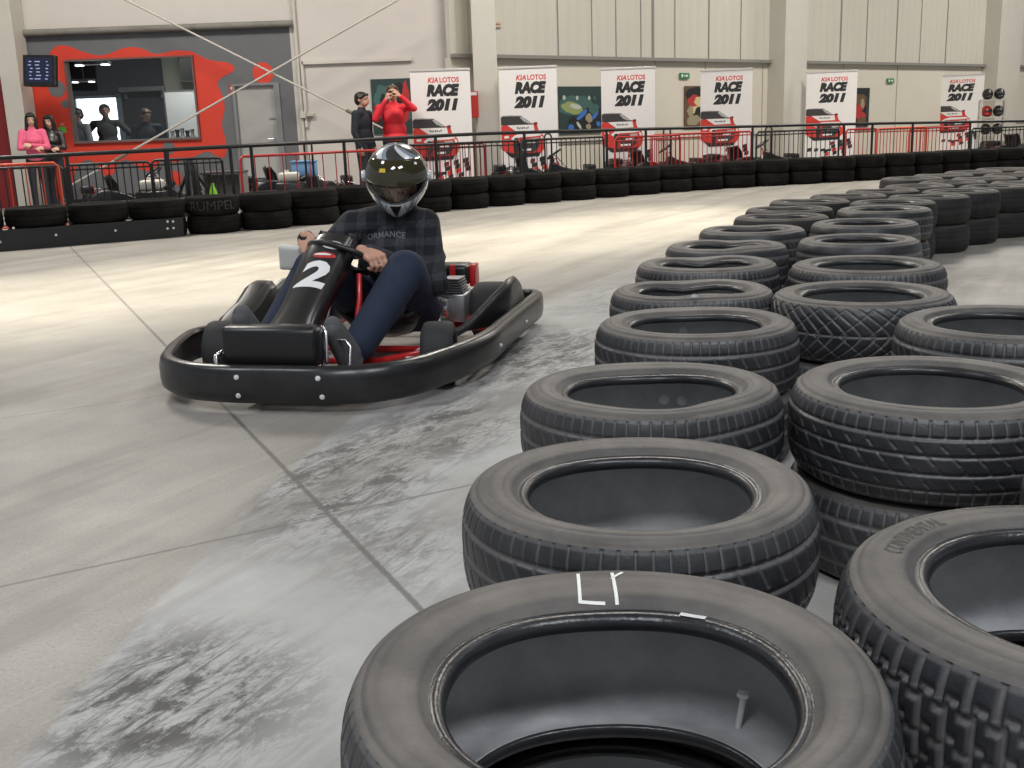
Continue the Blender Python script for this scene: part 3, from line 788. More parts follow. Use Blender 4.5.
def fill_poly(name, outer, holes, m, y, parent, thick=0.004):
    bm = bmesh.new(); es = []
    for loop in [outer] + holes:
        vs = [bm.verts.new((x, y, z)) for x, z in loop]
        es += [bm.edges.new((vs[i], vs[(i + 1) % len(vs)])) for i in range(len(vs))]
    r = bmesh.ops.triangle_fill(bm, edges=es, use_beauty=True)
    for f in bm.faces:
        if f.normal.y > 0: f.normal_flip()
    me = bpy.data.meshes.new(name); bm.to_mesh(me); bm.free(); me.materials.append(m)
    o = bpy.data.objects.new(name, me); link(o, parent); return o
def smooth_loop(P, it=2):
    for _ in range(it):
        Q = []
        for i in range(len(P)):
            a = Vector(P[i]); b = Vector(P[(i + 1) % len(P)]); Q += [tuple(a * .75 + b * .25), tuple(a * .25 + b * .75)]
        P = Q
    return P
red_px = [(25, 60), (38, 60), (49, 58), (51, 49.5), (58.6, 45), (68, 45.6), (82, 51.5), (98, 56), (109, 54), (121, 48.5), (133, 46.6), (142.6, 48.5), (154, 54.4), (162, 53.4), (172, 50.5), (184, 50.5), (193, 51.6), (203.7, 58), (214, 61), (227, 62), (234, 65.6), (235, 70), (229.5, 74), (221, 77.4), (216.6, 84), (220, 90), (224, 99), (225, 110), (222, 120), (222, 129), (226, 138), (227, 158), (217, 157), (208, 150), (196, 156), (184, 160), (172, 163), (163, 158), (152, 172), (140, 170), (128, 158), (118, 162), (112, 178), (104, 178), (97, 162), (84, 159), (74, 170), (71, 200), (25, 205)]
def wpx(x, y, Y=YL): p = aty(x, y, Y); return (p.x, p.z)
redo = smooth_loop([wpx(*p) for p in red_px], 2)
e = 0.004
hole = [(wx0 - e, wz0 - e), (wx1 + e, wz0 - e), (wx1 + e, wz1 + e), (wx0 - e, wz1 + e)]
def circ(x, y, rpx, n=28):
    c = wpx(x, y); r = rpx * YL / F_PX; return [(c[0] + r * math.cos(2 * PI * i / n), c[1] + r * math.sin(2 * PI * i / n)) for i in range(n)]
struct(fill_poly('red_wall_paint', redo, [hole], RED_PAINT, YL - 0.004, wall_left))
for (x, y, r, m, dy) in [(263, 73, 10, RED_PAINT, .004), (175, 178, 7, RED_PAINT, .004), (57, 88.6, 8, GREY_PAINT, .008), (66, 104, 4.2, GREY_PAINT, .008), (169, 148, 6, GREY_PAINT, .008)]:
    struct(fill_poly('paint_dot', circ(x, y, r), [], m, YL - dy, wall_left))
# pipe along the top of the painted wall, white conduit, cable box
Ppipe = [Vector((aty(14, 31, YL).x, YL - .09, gz)), Vector((aty(293, 28, YL).x, YL - .09, gz))]
mb = MB(); mb.tube(Ppipe, 0.055, 12)
tag(mb.build('pipe', mat('dusty_grey_pipe', (0.20, 0.19, 0.17), 0.7, noise=.3, scale=5), smooth=True), 'thick dusty grey pipe running above the red and grey painted wall', 'pipe')
mb = MB(); xw = aty(298, 60, YL).x
mb.tube([(xw, YL - .04, 0.35), (xw, YL - .04, 5.5)], 0.03, 8)
tag(mb.build('conduit', COLM, smooth=True), 'slim vertical white pipe at the corner of the grey painted wall', 'pipe')
mb = MB(); a = wpx(302, 61); b_ = wpx(412, 61.5)
mb.box(((a[0] + b_[0]) / 2, YL - .03, (a[1] + b_[1]) / 2), (b_[0] - a[0], 0.06, 0.05)); mb.box((a[0], YL - .03, a[1] - .55), (0.045, 0.06, 1.1))
struct(mb.build('trim_1', WALLC, wall_left))
p = wpx(304, 115); MB().box((p[0], YL - .06, p[1]), (0.2, 0.12, 0.10), bev=0.01)
jb = thing('junction_box', 'small white junction box beside the slim white pipe', 'junction box', (p[0], YL - .06, p[1]))
MB().box((0, 0, 0), (0.11, 0.10, 0.11), bev=0.012).build('box', COLM, jb)
MB().box((0.12, 0.01, 0), (0.12, 0.06, 0.06), bev=0.01).build('gland', COLM, jb)
# door
door = struct(thing('door_1', None, None, ((dx0 + dx1) / 2, YL + .06, 0)))
dw = dx1 - dx0; DG = mat('light_grey_door_paint', (0.36, 0.36, 0.35), 0.5, noise=.05); DF = mat('grey_door_frame', (0.2, 0.2, 0.21), 0.5)
struct(MB().box((-0.03, 0, dzt / 2), (dw - .14, 0.05, dzt - .04)).build('panel', DG, door))
mb = MB(); mb.box((-dw / 2 + .025, -.03, dzt / 2), (.05, .12, dzt - .08)); mb.box((dw / 2 - .05, -.03, dzt / 2), (.10, .12, dzt - .08)); mb.box((0, -.03, dzt - .02), (dw, .12, .04))
struct(mb.build('frame', DF, door))
mb = MB(); mb.tube([(dw / 2 - .16, -.03, 1.02), (dw / 2 - .16, -.08, 1.02), (dw / 2 - .27, -.08, 1.02)], 0.011, 8); mb.box((dw / 2 - .16, -.028, 1.0), (.04, .01, .2))
struct(mb.build('door_handle', ALU, door))
struct(MB().box((dw / 2 - .16, -.03, 1.36), (.12, .02, .02)).build('bolt', DF, door))
p = wpx(232.5, 90); sg = thing('sign', 'small red notice beside the top of the grey door', 'sign', (p[0], YL - .012, p[1]))
MB().box((0, 0, 0), (.08, .01, .19)).build('plate', mat('red_sign', (.5, .04, .03), .5), sg)
MB().box((0, -.007, .03), (.05, .004, .04)).build('symbol', WHITE, sg)
p = wpx(62.5, 130); sg = thing('sign', 'small green and red notice on the red wall beside the two girls', 'sign', (p[0], YL - .012, p[1]))
MB().box((0, 0, 0), (.13, .01, .10)).build('plate', mat('green_sign', (.10, .50, .06), .5), sg)
MB().box((0.01, 0, .09), (.07, .01, .05)).build('symbol', mat('salmon_sign', (.6, .2, .12), .5), sg)
# control room window
win = struct(thing('window_1', None, None, ((wx0 + wx1) / 2, YL, (wz0 + wz1) / 2)))
ww, wh = wx1 - wx0, wz1 - wz0
mb = MB(); t_ = .045
t_ = .028; mb.box((-ww / 2 + t_ / 2, 0, 0), (t_, .1, wh - 2 * t_)); mb.box((ww / 2 - t_ / 2, 0, 0), (t_, .1, wh - 2 * t_)); mb.box((0, 0, wh / 2 - t_ / 2), (ww, .1, t_)); mb.box((0, 0, -wh / 2 + t_ / 2), (ww, .1, t_))
struct(mb.build('window_frame', mat('dull_red_frame', (.16, .07, .06), .5), win))
def glass_mat(name, tint=(1, 1, 1), refl=0.12):
    m = bpy.data.materials.new(name); m.use_nodes = True; nt = m.node_tree; nt.nodes.clear()
    o = nt.nodes.new('ShaderNodeOutputMaterial'); mx = nt.nodes.new('ShaderNodeMixShader'); tr = nt.nodes.new('ShaderNodeBsdfTransparent'); gl = nt.nodes.new('ShaderNodeBsdfGlossy')
    tr.inputs['Color'].default_value = (*tint, 1); gl.inputs['Roughness'].default_value = 0.02; mx.inputs[0].default_value = refl
    nt.links.new(tr.outputs[0], mx.inputs[1]); nt.links.new(gl.outputs[0], mx.inputs[2]); nt.links.new(mx.outputs[0], o.inputs['Surface']); return m
struct(MB().box((0, .02, 0), (ww - .02, .008, wh - .02)).build('window_pane', glass_mat('window_glass', (.9, .92, .92), .035), win))
# the room behind it
RD = 3.2; YB = YL + .2 + RD
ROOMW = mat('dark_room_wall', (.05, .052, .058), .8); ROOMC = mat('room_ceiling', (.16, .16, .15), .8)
rx0, rx1 = wx0 - 1.3, dx0 - .05
bwx0, bwx1 = aty(75.5, 110, YB).x, aty(118, 110, YB).x; bwz0, bwz1 = aty(97, 143, YB).z, aty(97, 97, YB).z
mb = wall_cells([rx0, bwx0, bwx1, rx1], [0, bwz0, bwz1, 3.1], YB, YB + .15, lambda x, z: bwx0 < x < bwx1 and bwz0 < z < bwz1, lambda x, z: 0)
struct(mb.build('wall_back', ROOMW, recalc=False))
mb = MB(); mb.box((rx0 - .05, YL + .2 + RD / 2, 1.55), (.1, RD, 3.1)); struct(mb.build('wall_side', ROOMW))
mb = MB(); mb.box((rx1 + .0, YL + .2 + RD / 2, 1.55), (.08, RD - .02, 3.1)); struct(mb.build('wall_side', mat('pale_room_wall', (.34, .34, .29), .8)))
struct(MB().box(((rx0 + rx1) / 2, YL + .2 + RD / 2, 3.16), (rx1 - rx0, RD, .1)).build('ceiling_room', ROOMC))
w2 = struct(thing('window_2', None, None, ((bwx0 + bwx1) / 2, YB + .03, (bwz0 + bwz1) / 2)))
bw, bh = bwx1 - bwx0, bwz1 - bwz0
mb = MB(); t_ = .05
mb.box((-bw / 2, 0, 0), (t_, .08, bh)); mb.box((bw / 2 + .04, 0, 0), (.11, .08, bh + .1)); mb.box((0, 0, bh / 2), (bw, .08, t_)); mb.box((0, 0, -bh / 2), (bw, .08, t_))
struct(mb.build('window_frame', mat('pale_blue_frame', (.25, .30, .36), .5), w2))
struct(MB().box((0, .05, 0), (bw, .01, bh)).build('window_pane', mat('daylit_frosted_pane', (.9, .9, .9), .5, emit=(.93, .95, 1.0), estr=3.2), w2))
# room furnishings
p0 = aty(163, 92, YB - .9); p1 = aty(199, 142, YB - .9)
wb = thing('whiteboard', 'big white board standing inside the control room window', 'whiteboard', ((p0.x + p1.x) / 2 + .02, YB - .9, 0))
hb = p0.z - p1.z + .3
MB().box((0, 0, p1.z - .3 + hb / 2), (p1.x - p0.x, .03, hb), bev=.005).build('board', mat('white_board', (.8, .8, .8), .35), wb)
mb = MB(); mb.box((0, 0, p0.z + .01), (p1.x - p0.x + .04, .045, .03)); mb.box((-(p1.x - p0.x) / 2, 0, p0.z / 2), (.03, .045, p0.z)); mb.box(((p1.x - p0.x) / 2, 0, p0.z / 2), (.03, .045, p0.z))
mb.build('frame', ALU, wb)
for (x, y, w_, lab) in [(93, 64.5, .62, 'lit twin ceiling lamp just inside the control room window'), (84, 81.5, .42, 'dim ceiling lamp deeper inside the control room')]:  # the twin lamp is added to imitate bright reflections in the window
    q = aty(x, y, YL + 1.4 if w_ > .5 else YB - .6)
    lp = thing('ceiling_lamp', lab, 'lamp', q)
    MB().box((0, 0, .02), (w_, .16, .05), bev=.005).build('housing', DF, lp)
    for sx in (-1, 1): MB().box((sx * w_ * .38, -.03, -.012), (w_ * .2, .12, .02)).build('diffuser', mat('lamp_diffuser', (.9, .9, .9), .5, emit=(1, 1, .95), estr=4.0), lp)
    MB().tube([(0, 0, .04), (0, 0, 3.11 - q.z)], .012, 6).build('rod', DF, lp)
q0 = aty(120, 90, YB - .12); q1 = aty(165, 87, YB - .12)
ds = thing('shelf', 'long grey shelf on the dark back wall of the control room', 'shelf', ((q0.x + q1.x) / 2, YB - .12, q0.z))
MB().box((0, 0, 0), (q1.x - q0.x, .22, .09), bev=.01).build('board', mat('grey_shelf', (.2, .2, .2), .5), ds)
for sx in (-.4, .4): MB().box((sx * (q1.x - q0.x), .06, -.1), (.03, .1, .16)).build('bracket', DF, ds)
pa = aty(163.5, 75, YB - .06); pb = aty(201, 75, YB - .06)
struct(MB().box(((pa.x + pb.x) / 2, YB - .06, 1.55), (pb.x - pa.x, .08, 3.1)).build('partition_wall', mat('pale_room_wall', (.34, .34, .29), .8)))
sp_ = aty(188.5, 70, YB - .3); spk = thing('loudspeaker', 'brown loudspeaker mounted high inside the control room above the white board', 'speaker', sp_, .3)
MB().box((0, 0, 0), (.36, .24, .48), bev=.01).build('speaker_body', mat('brown_wood_box', (.09, .06, .035), .5), spk)
MB().box((0, -.122, 0), (.30, .01, .42)).build('grille', BLACKP, spk); MB().box((0, .15, .05), (.05, .12, .05)).build('bracket', DF, spk)
for k, x in enumerate([173, 178, 183, 188, 193]):
    q = aty(x, 138, YL + .14); r_ = .035 + .008 * (k % 2)
    mb = MB(); mb.lathe([(.0001, 0), (r_, 0), (r_ * .6, .05), (r_ * 1.1, .11 + .02 * (k % 3)), (r_ * .95, .115 + .02 * (k % 3)), (.0001, .07)], 14, c=(q.x, q.y, wz0 + .047))
    tag(mb.build('cup', BLACKP if k % 2 else ALU, smooth=True), ['small dark cup on the sill below the whiteboard, %s from the pale wall side' % ORD[4 - k]][0], 'cup', 'cups on the control room sill')
struct(MB().box(((wx0 + wx1) / 2, YL + .16, wz0 + .02), (wx1 - wx0 - .02, .24, .05)).build('windowsill', DF, wall_left))

# columns --------------------------------------------------------------
def column(name, xa, xb, y, Y, dpt=.35, rz=0.0, zt=7.6):
    a = aty(xa, y, Y); b = aty(xb, y, Y); w_ = b.x - a.x
    o = MB().box((0, 0, zt / 2), (w_, dpt, zt), bev=.006).build(name, COLM); o.location = ((a.x + b.x) / 2, Y + dpt / 2, 0); o.rotation_euler = (0, 0, rz); return struct(o)
column('trim_2', 6, 25, 118, 18.2, .45)
c1 = column('trim_3', 473, 497, 62, 17.95, .7)
# dark red panel beyond the left column
q0 = aty(-60, 66, 18.6); q1 = aty(9, 66, 18.6)
struct(MB().box(((q0.x + q1.x) / 2, 18.66, q0.z / 2), (q1.x - q0.x, .05, q0.z)).build('trim_4', DRED))
# right wall -------------------------------------------------------------
WR0 = Vector((-0.2, 18.85, 0)); WRd = Vector((1, .78, 0)).normalized(); WRn = Vector((WRd.y, -WRd.x, 0)); WRa = math.atan2(WRd.y, WRd.x)
WL = 32.0; FZ = 2.24
wall_right = struct(bpy.data.objects.new('wall_right', None)); link(wall_right); wall_right.location = WR0; wall_right.rotation_euler = (0, 0, WRa)
struct(MB().box((WL / 2 - .4, .08, FZ / 2), (WL + .8, .16, FZ)).build('lower_panel', LOWER, wall_right))
struct(MB().box((WL / 2 - .4, .04, FZ + (7.6 - FZ) / 2), (WL + .8, .12, 7.6 - FZ)).build('upper_panel', UPPER, wall_right))
struct(MB().box((WL / 2 - .4, -.05, FZ + .02), (WL + .8, .14, .06)).build('flashing', FLASH, wall_right))
def wr_px(x, y, off=0.0):
    P = onplane(x, y, WR0 + WRn * off, WRn); s = (P - WR0).dot(WRd); return s, P.z
mb = MB()
for x, w_ in [(557, .02), (652, .06), (708, .025), (775, .02), (840, .045), (896, .03), (946, .03), (591, .012), (615, .012), (640, .015), (674, .012), (740, .012), (866, .012), (920, .012)]:
    s, z = wr_px(x, 30); mb.box((s, -.022, FZ + (7.6 - FZ) / 2), (w_, .02, 7.6 - FZ))
struct(mb.build('upper_seam', FLASH, wall_right))
mb = MB(); SEAM = mat('pale_seam', (.40, .36, .29), .6)
for x in [655, 705, 762, 800, 842, 896]:
    s, z = wr_px(x, 100); mb.box((s, -.006, FZ / 2), (.02, .012, FZ))
struct(mb.build('lower_seam', SEAM, wall_right))
mb = MB(); mb.box((WL / 2, -.012, .75), (WL, .024, .03)); struct(mb.build('dado_line', FLASH, wall_right))
for nm, xa, xb in (('trim_5', 777, 804), ('trim_6', 991, 1018)):
    s, z = wr_px((xa + xb) / 2, 60, .3); s0 = wr_px(xa, 60, .3)[0]; s1 = wr_px(xb, 60, .3)[0]
    o = MB().box((0, 0, 3.8), ((s1 - s0) * .82, .45, 7.6), bev=.006).build(nm, COLM); P = WR0 + WRd * s + WRn * .22; o.location = (P.x, P.y, 0); o.rotation_euler = (0, 0, WRa); struct(o)
# ledge between first column and cladding
s0, z0 = wr_px(500, 61); s1, z1 = wr_px(519, 61)
# ceiling -----------------------------------------------------------------
struct(mesh_obj('ceiling', [(-16, -6, 7.6), (30, -6, 7.6), (30, 44, 7.6), (-16, 44, 7.6)], [(3, 2, 1, 0)], mat('corrugated_ceiling', (.42, .42, .42), .7)))

# cross bracing rods --------------------------------------------------------
YR = 18.1
for k, (a, b) in enumerate([((118, -4), (400, 137)), ((403, -3), (66, 188))]):
    P = aty(a[0], a[1], YR - k * .06); Q = aty(b[0], b[1], YR - k * .06)
    t = thing('bracing_rod', ['thin steel bracing rod sloping down towards the man in black', 'thin steel bracing rod sloping down towards the two girls'][k], 'rod', P, 0, 'crossed bracing rods')
    MB().tube([(0, 0, 0), tuple(Q - P)], .017, 8).build('rod', mat('pale_steel_rod', (.5, .47, .43), .5), t, smooth=True)
    m_ = P.lerp(Q, .83) - P; d = (Q - P).normalized()
    MB().tube([tuple(m_ - d * .13), tuple(m_ + d * .13)], .03, 8).build('turnbuckle', mat('rusty_steel', (.22, .17, .13), .7), t, smooth=True)

# TV screen on the left column -----------------------------------------------
q = aty(40.5, 71, 17.9)
tv = thing('television', 'dark television showing a lap table, hung on the pale column', 'television', q, math.radians(-6)); tv.rotation_euler = (math.radians(-8), math.radians(3), math.radians(-6))
tw, th_ = .56, .50
MB().box((0, 0, 0), (tw, .09, th_), bev=.015).build('bezel', BLACKP, tv)
MB().box((0, -.047, .01), (tw - .11, .006, th_ - .11)).build('screen', mat('television_screen', (.008, .009, .02), .3, emit=(.06, .08, .22), estr=.12), tv)
mb = MB(); random.seed(3)
for r in range(6):
    for (x, w_) in ((-.14, .05), (-.02, .10), (.13, .04)):
        mb.box((x + random.uniform(-.02, .02), -.0515, .14 - r * .055), (w_ * random.uniform(.6, 1.1), .002, .014))
mb.build('lap_table', mat('screen_glyphs', (.3, .35, .5), .4, emit=(.35, .42, .9), estr=.35), tv)
mb = MB(); mb.tube([(-.05, .04, 0), (-.05, .22, .02), (-.34, .30, .02)], .02, 8); mb.build('bracket', BLACKM, tv, smooth=True)

# race banners ------------------------------------------------------------------
BW, BH = .92, 2.0
def banner():
    t = thing('banner_stand', '', 'banner', (0, 0, 0))
    WH = mat('banner_white', (.80, .77, .76), .55); RR = mat('print_red', (.62, .04, .03), .5); BK = mat('print_black', (.02, .02, .022), .5)
    GR = mat('print_grey', (.04, .038, .04), .5); LG = mat('print_light_grey', (.42, .40, .40), .5); DR = mat('print_dark_red', (.2, .02, .03), .5)
    MB().box((0, 0, BH / 2 + .03), (BW, .004, BH - .06)).build('panel', WH, t)
    P = MB()
    def txt(s, x, z, w_, h_, m, lay, sh=0.0, bold=0.0, sp=1.0):
        V, Fc = text2d(s, w_, h_, sh, bold, sp)
        P.add([(x - BW / 2 + a, -.0028 - .0012 * lay, z + b) for a, b in V], Fc, m)
    def poly(pts, m, lay):
        P.add([((px - 30) * .00177 - BW / 2 if px > 31 else .004 - BW / 2, -.0028 - .0012 * lay, 1.592 - .0017 * py) for px, py in pts], [tuple(range(len(pts)))], m)
    txt('KIA', .265, 1.80, .165, .085, 0, 0, .25, .03); txt('LOTOS', .45, 1.80, .30, .085, 0, 0, 0, .03)
    txt('RACE', .24, 1.585, .51, .195, 1, 0, .22, .085, 1.0)
    txt('2011', .225, 1.358, .50, .195, 1, 0, .22, .085, .98)
    # small rally car seen from the front quarter
    poly([(30, 300), (60, 290), (345, 278), (362, 300), (372, 345), (418, 400), (432, 470), (420, 525), (385, 565), (140, 575), (60, 540), (30, 520)], 0, 1)
    poly([(30, 215), (50, 203), (120, 199), (215, 206), (262, 240), (312, 282), (322, 294), (200, 290), (30, 292)], 2, 2)
    poly([(30, 212), (50, 200), (215, 203), (222, 210), (50, 207), (30, 222)], 3, 3)
    poly([(218, 212), (240, 225), (304, 280), (290, 283), (240, 262), (205, 222)], 3, 3)
    poly([(90, 292), (328, 292), (338, 352), (172, 356)], 4, 3)
    poly([(36, 318), (95, 306), (150, 344), (165, 366), (60, 366)], 0, 4)
    poly([(118, 420), (150, 392), (205, 372), (385, 374), (400, 395), (340, 404), (200, 408), (150, 440)], 4, 3)
    poly([(150, 415), (182, 410), (192, 470), (180, 560), (152, 560), (145, 480)], 1, 4)
    poly([(200, 425), (385, 420), (376, 500), (330, 548), (215, 552)], 2, 3)
    poly([(210, 520), (310, 516), (308, 536), (215, 540)], 4, 5); poly([(260, 462), (340, 458), (338, 474), (262, 478)], 4, 5)
    poly([(55, 395), (95, 388), (105, 410), (62, 418)], 4, 4); poly([(390, 402), (412, 410), (416, 440), (396, 432)], 4, 4)
    poly([(300, 420), (378, 415), (374, 440), (310, 446)], 3, 4)
    poly([(60, 540), (140, 560), (385, 556), (372, 592), (120, 600)], 1, 4)
    for i in range(7):
        x = 175 + i * 16; poly([(x, 312 + (i % 2) * 6), (x + 12, 310 + (i % 3) * 5), (x + 10, 326 + (i % 2) * 6), (x + 2, 330)], 1, 5)
    poly([(330, 276), (356, 268), (368, 285), (352, 300), (335, 296)], 5, 5)
    rnd = random.Random(5)
    for r in range(4):
        for c in range(7):
            if (r + c) % 2 == 0:
                x = 290 + c * 42 - r * 30 + rnd.uniform(-4, 4); y = 560 + r * 48 + c * -8 + 60
                if x < 500: poly([(x, y), (x + 44, y - 12), (x + 42, y + 30), (x - 2, y + 42)], rnd.choice([1, 1, 5, 0]), 0)
    for c in range(4): x = 60 + c * 70; poly([(x, 690 + c * 6), (x + 40, 684 + c * 6), (x + 38, 730), (x - 2, 736)], rnd.choice([1, 3, 5]), 0)
    P.build('print', [RR, BK, GR, LG, WH, DR], t, weld=False, recalc=False)
    MB().box((0, 0, BH), (BW + .02, .03, .035), bev=.004).build('top_rail', mat('silver_rail', (.6, .58, .56), .4, .3), t)
    mb = MB(); mb.box((0, 0, .05), (BW + .04, .12, .09), bev=.01)
    for sx in (-.3, .3): mb.box((sx, 0, .01), (.05, .4, .02))
    mb.build('base', ALU, t)
    MB().tube([(0, .03, .08), (0, .03, BH)], .012, 8).build('support_pole', ALU, t)
    return t
ban0 = banner()
bl = ['first race banner, standing beside the man in the red jacket', 'second race banner, standing against the first pale column near the kart poster', 'third race banner, standing on the far side of the blue kart poster', 'fourth race banner, standing in front of the yellow and red poster', 'fifth race banner, standing past the second pale column', 'sixth race banner, standing beside the helmet shelf']
bpx = [(439.5, 68.5, 57.5), (527.5, 66, 55.3), (628, 67, 52), (726.6, 68.6, 49), (832.2, 70.5, 46.8), (960.4, 74, 43.3)]
for i, (x, y, w_) in enumerate(bpx):
    o = ban0 if i == 0 else copy_tree(ban0)
    d = ray(x, y); Y = (BH + .02 - CAM_H) / (d.z / d.y)
    P = aty(x, y, Y); o.location = (P.x, P.y, 0); o.rotation_euler = (0, 0, -math.atan2(P.x, P.y) * .9)
    o.scale = (w_ / F_PX * Y / BW, 1, 1)
    o['label'] = 'white pull-up ' + bl[i] if False else 'tall white ' + bl[i]; o['group'] = 'race banners along the wall'

# posters on the walls -----------------------------------------------------------
def poster(name, x0, y0, x1, y1, wallf, cols, label, seed, fig):
    """flat printed board; wallf maps picture points to (along, z); drawn with soft-edged random patches of paint colours"""
    a = wallf(x0, y0); b = wallf(x1, y1); w_ = b[0] - a[0]; h_ = a[1] - b[1]
    t = thing(name, label, 'poster')
    MB().box((0, 0, 0), (w_, .02, h_), bev=.003).build('board', cols[0], t)
    rnd = random.Random(seed); P = MB()
    for i, (cx, cz, rx, rz_, m, an) in enumerate(fig):
        n = 18; pts = []
        for k in range(n):
            q = 2 * PI * k / n; r = 1 + rnd.uniform(-.12, .12); x = rx * r * math.cos(q); z = rz_ * r * math.sin(q)
            x, z = x * math.cos(an) - z * math.sin(an), x * math.sin(an) + z * math.cos(an)
            pts.append((max(-.49, min(.49, cx + x)) * w_, -.0115 - .0012 * i, max(-.49, min(.49, cz + z)) * h_))
        P.add(pts, [tuple(range(n - 1, -1, -1))], m)
    P.build('print', cols, t, weld=False, recalc=False)
    return t, (a[0] + b[0]) / 2, (a[1] + b[1]) / 2
C = lambda n, c: mat('print_' + n, c, .5)
NG, TE, YG, BLU, DK, PALE, TAN, RED2, CRM, BRN = C('night_green', (.02, .045, .045)), C('teal', (.05, .12, .11)), C('yellow_green', (.28, .32, .12)), C('kart_blue', (.04, .16, .5)), C('ink', (.01, .012, .015)), C('pale', (.45, .5, .45)), C('tan', (.3, .26, .17)), C('poster_red', (.42, .03, .03)), C('cream', (.6, .5, .28)), C('brown', (.13, .07, .03))
t, s, z = poster('poster', 558, 86.5, 601.5, 133, lambda x, y: wr_px(x, y, .02), [NG, TE, YG, BLU, DK, PALE, TAN], 'large dark green poster with a blue racing kart between the second and third banners', 4,
    [(-.1, .1, .42, .22, 1, .1), (-.2, .05, .25, .12, 2, -.2), (-.12, .08, .14, .05, 5, -.2), (-.38, .27, .035, .05, 5, 0), (-.22, .27, .03, .05, 1, 0), (-.08, .26, .03, .05, 5, 0), (.06, .26, .03, .045, 1, 0), (.2, .26, .03, .045, 5, 0), (.33, .25, .03, .045, 1, 0), (.22, -.2, .3, .24, 4, .5), (-.12, -.3, .14, .18, 4, .6), (.02, -.1, .16, .05, 3, .7), (-.24, -.38, .07, .09, 3, .2), (.18, -.17, .08, .1, 6, .2), (.33, -.1, .05, .12, 3, -.6), (.4, -.3, .05, .06, 3, .3), (.3, .02, .12, .1, 1, .5), (-.06, -.32, .03, .1, 5, .6), (.16, -.35, .06, .06, 6, 0)])
P = WR0 + WRd * s + WRn * .02; t.location = (P.x, P.y, z); t.rotation_euler = (0, 0, WRa)
t, s, z = poster('poster', 684.5, 86, 712, 128, lambda x, y: wr_px(x, y, .02), [BRN, DK, RED2, CRM, TAN], 'brown, yellow and red poster half hidden by the fourth banner', 6,
    [(0, .3, .5, .18, 1, 0), (-.2, .15, .2, .14, 2, .2), (.1, .12, .28, .12, 3, -.1), (-.1, -.05, .35, .08, 3, .15), (.1, -.12, .25, .16, 1, .2), (-.2, -.3, .25, .12, 4, .1), (-.3, -.1, .1, .14, 4, 0)])
P = WR0 + WRd * s + WRn * .02; t.location = (P.x, P.y, z); t.rotation_euler = (0, 0, WRa)
t, s, z = poster('poster', 846, 88, 868, 126.5, lambda x, y: wr_px(x, y, .02), [DK, BRN, RED2, TAN, NG], 'black and red poster half hidden by the fifth banner', 8,
    [(.1, .2, .3, .15, 1, 0), (.1, 0, .25, .1, 2, .3), (.2, .1, .08, .12, 3, 0), (.1, -.2, .3, .12, 2, -.2), (.2, -.35, .2, .1, 1, 0), (.4, 0, .06, .3, 4, 0)])
P = WR0 + WRd * s + WRn * .02; t.location = (P.x, P.y, z); t.rotation_euler = (0, 0, WRa)
t, s, z = poster('poster', 370.5, 79.5, 414, 133, lambda x, y: wpx(x, y), [NG, TE, DK, PALE, RED2, TAN], 'dark teal poster behind the man in the red jacket', 9,
    [(-.2, .1, .25, .3, 1, 0), (0, -.2, .45, .2, 1, .1), (-.18, .08, .12, .16, 2, 0), (-.05, .2, .06, .06, 5, 0), (.2, .25, .15, .2, 2, .3), (.05, .35, .04, .06, 3, .2), (.35, .1, .09, .35, 4, 0), (-.3, -.3, .15, .1, 2, 0)])
t.location = (s, YL - .02, z)
# exit signs
for k, (x, y) in enumerate([(684.5, 75.8), (890.5, 80.8)]):
    s, z = wr_px(x, y, .03); P = WR0 + WRd * s + WRn * .03
    t = thing('exit_sign', ['small green exit sign over the gap before the fourth banner', 'small green exit sign over the gap before the sixth banner'][k], 'sign', (P.x, P.y, z), WRa, 'green exit signs')
    MB().box((0, 0, 0), (.27, .03, .11), bev=.004).build('plate', mat('exit_green', (.03, .22, .08), .4), t)
    mb = MB(); mb.box((.0, -.018, 0), (.08, .004, .016)); mb.prism([(.04, -.03), (.085, 0), (.04, .03)], -.02, -.016, f=lambda a, b, c: Vector((a, c, b))); mb.box((-.085, -.018, 0), (.04, .004, .06)); mb.build('symbol', WHITE, t)
# fire hose cabinet on the first column
q = aty(474.2, 104.5, 17.86)
t = thing('fire_cabinet', 'narrow red fire cabinet on the first pale column beside the first banner', 'cabinet', q)
MB().box((0, 0, 0), (.14, .12, .42), bev=.008).build('cabinet_body', mat('fire_red', (.5, .03, .025), .4), t)
MB().box((0, -.062, .17), (.10, .004, .05)).build('sign_plate', WHITE, t)
# small notice on the upper wall
s, z = wr_px(496, 24.5, .05); P = WR0 + WRd * s + WRn * .05
t = thing('notice', 'small pale notice high on the wall beside the first column', 'sign', (P.x, P.y, z), WRa)
MB().box((0, 0, 0), (.22, .01, .09)).build('plate', mat('notice_paper', (.55, .42, .33), .6), t); MB().box((0, -.007, .005), (.17, .003, .02)).build('print', mat('notice_ink', (.3, .1, .08), .6), t)

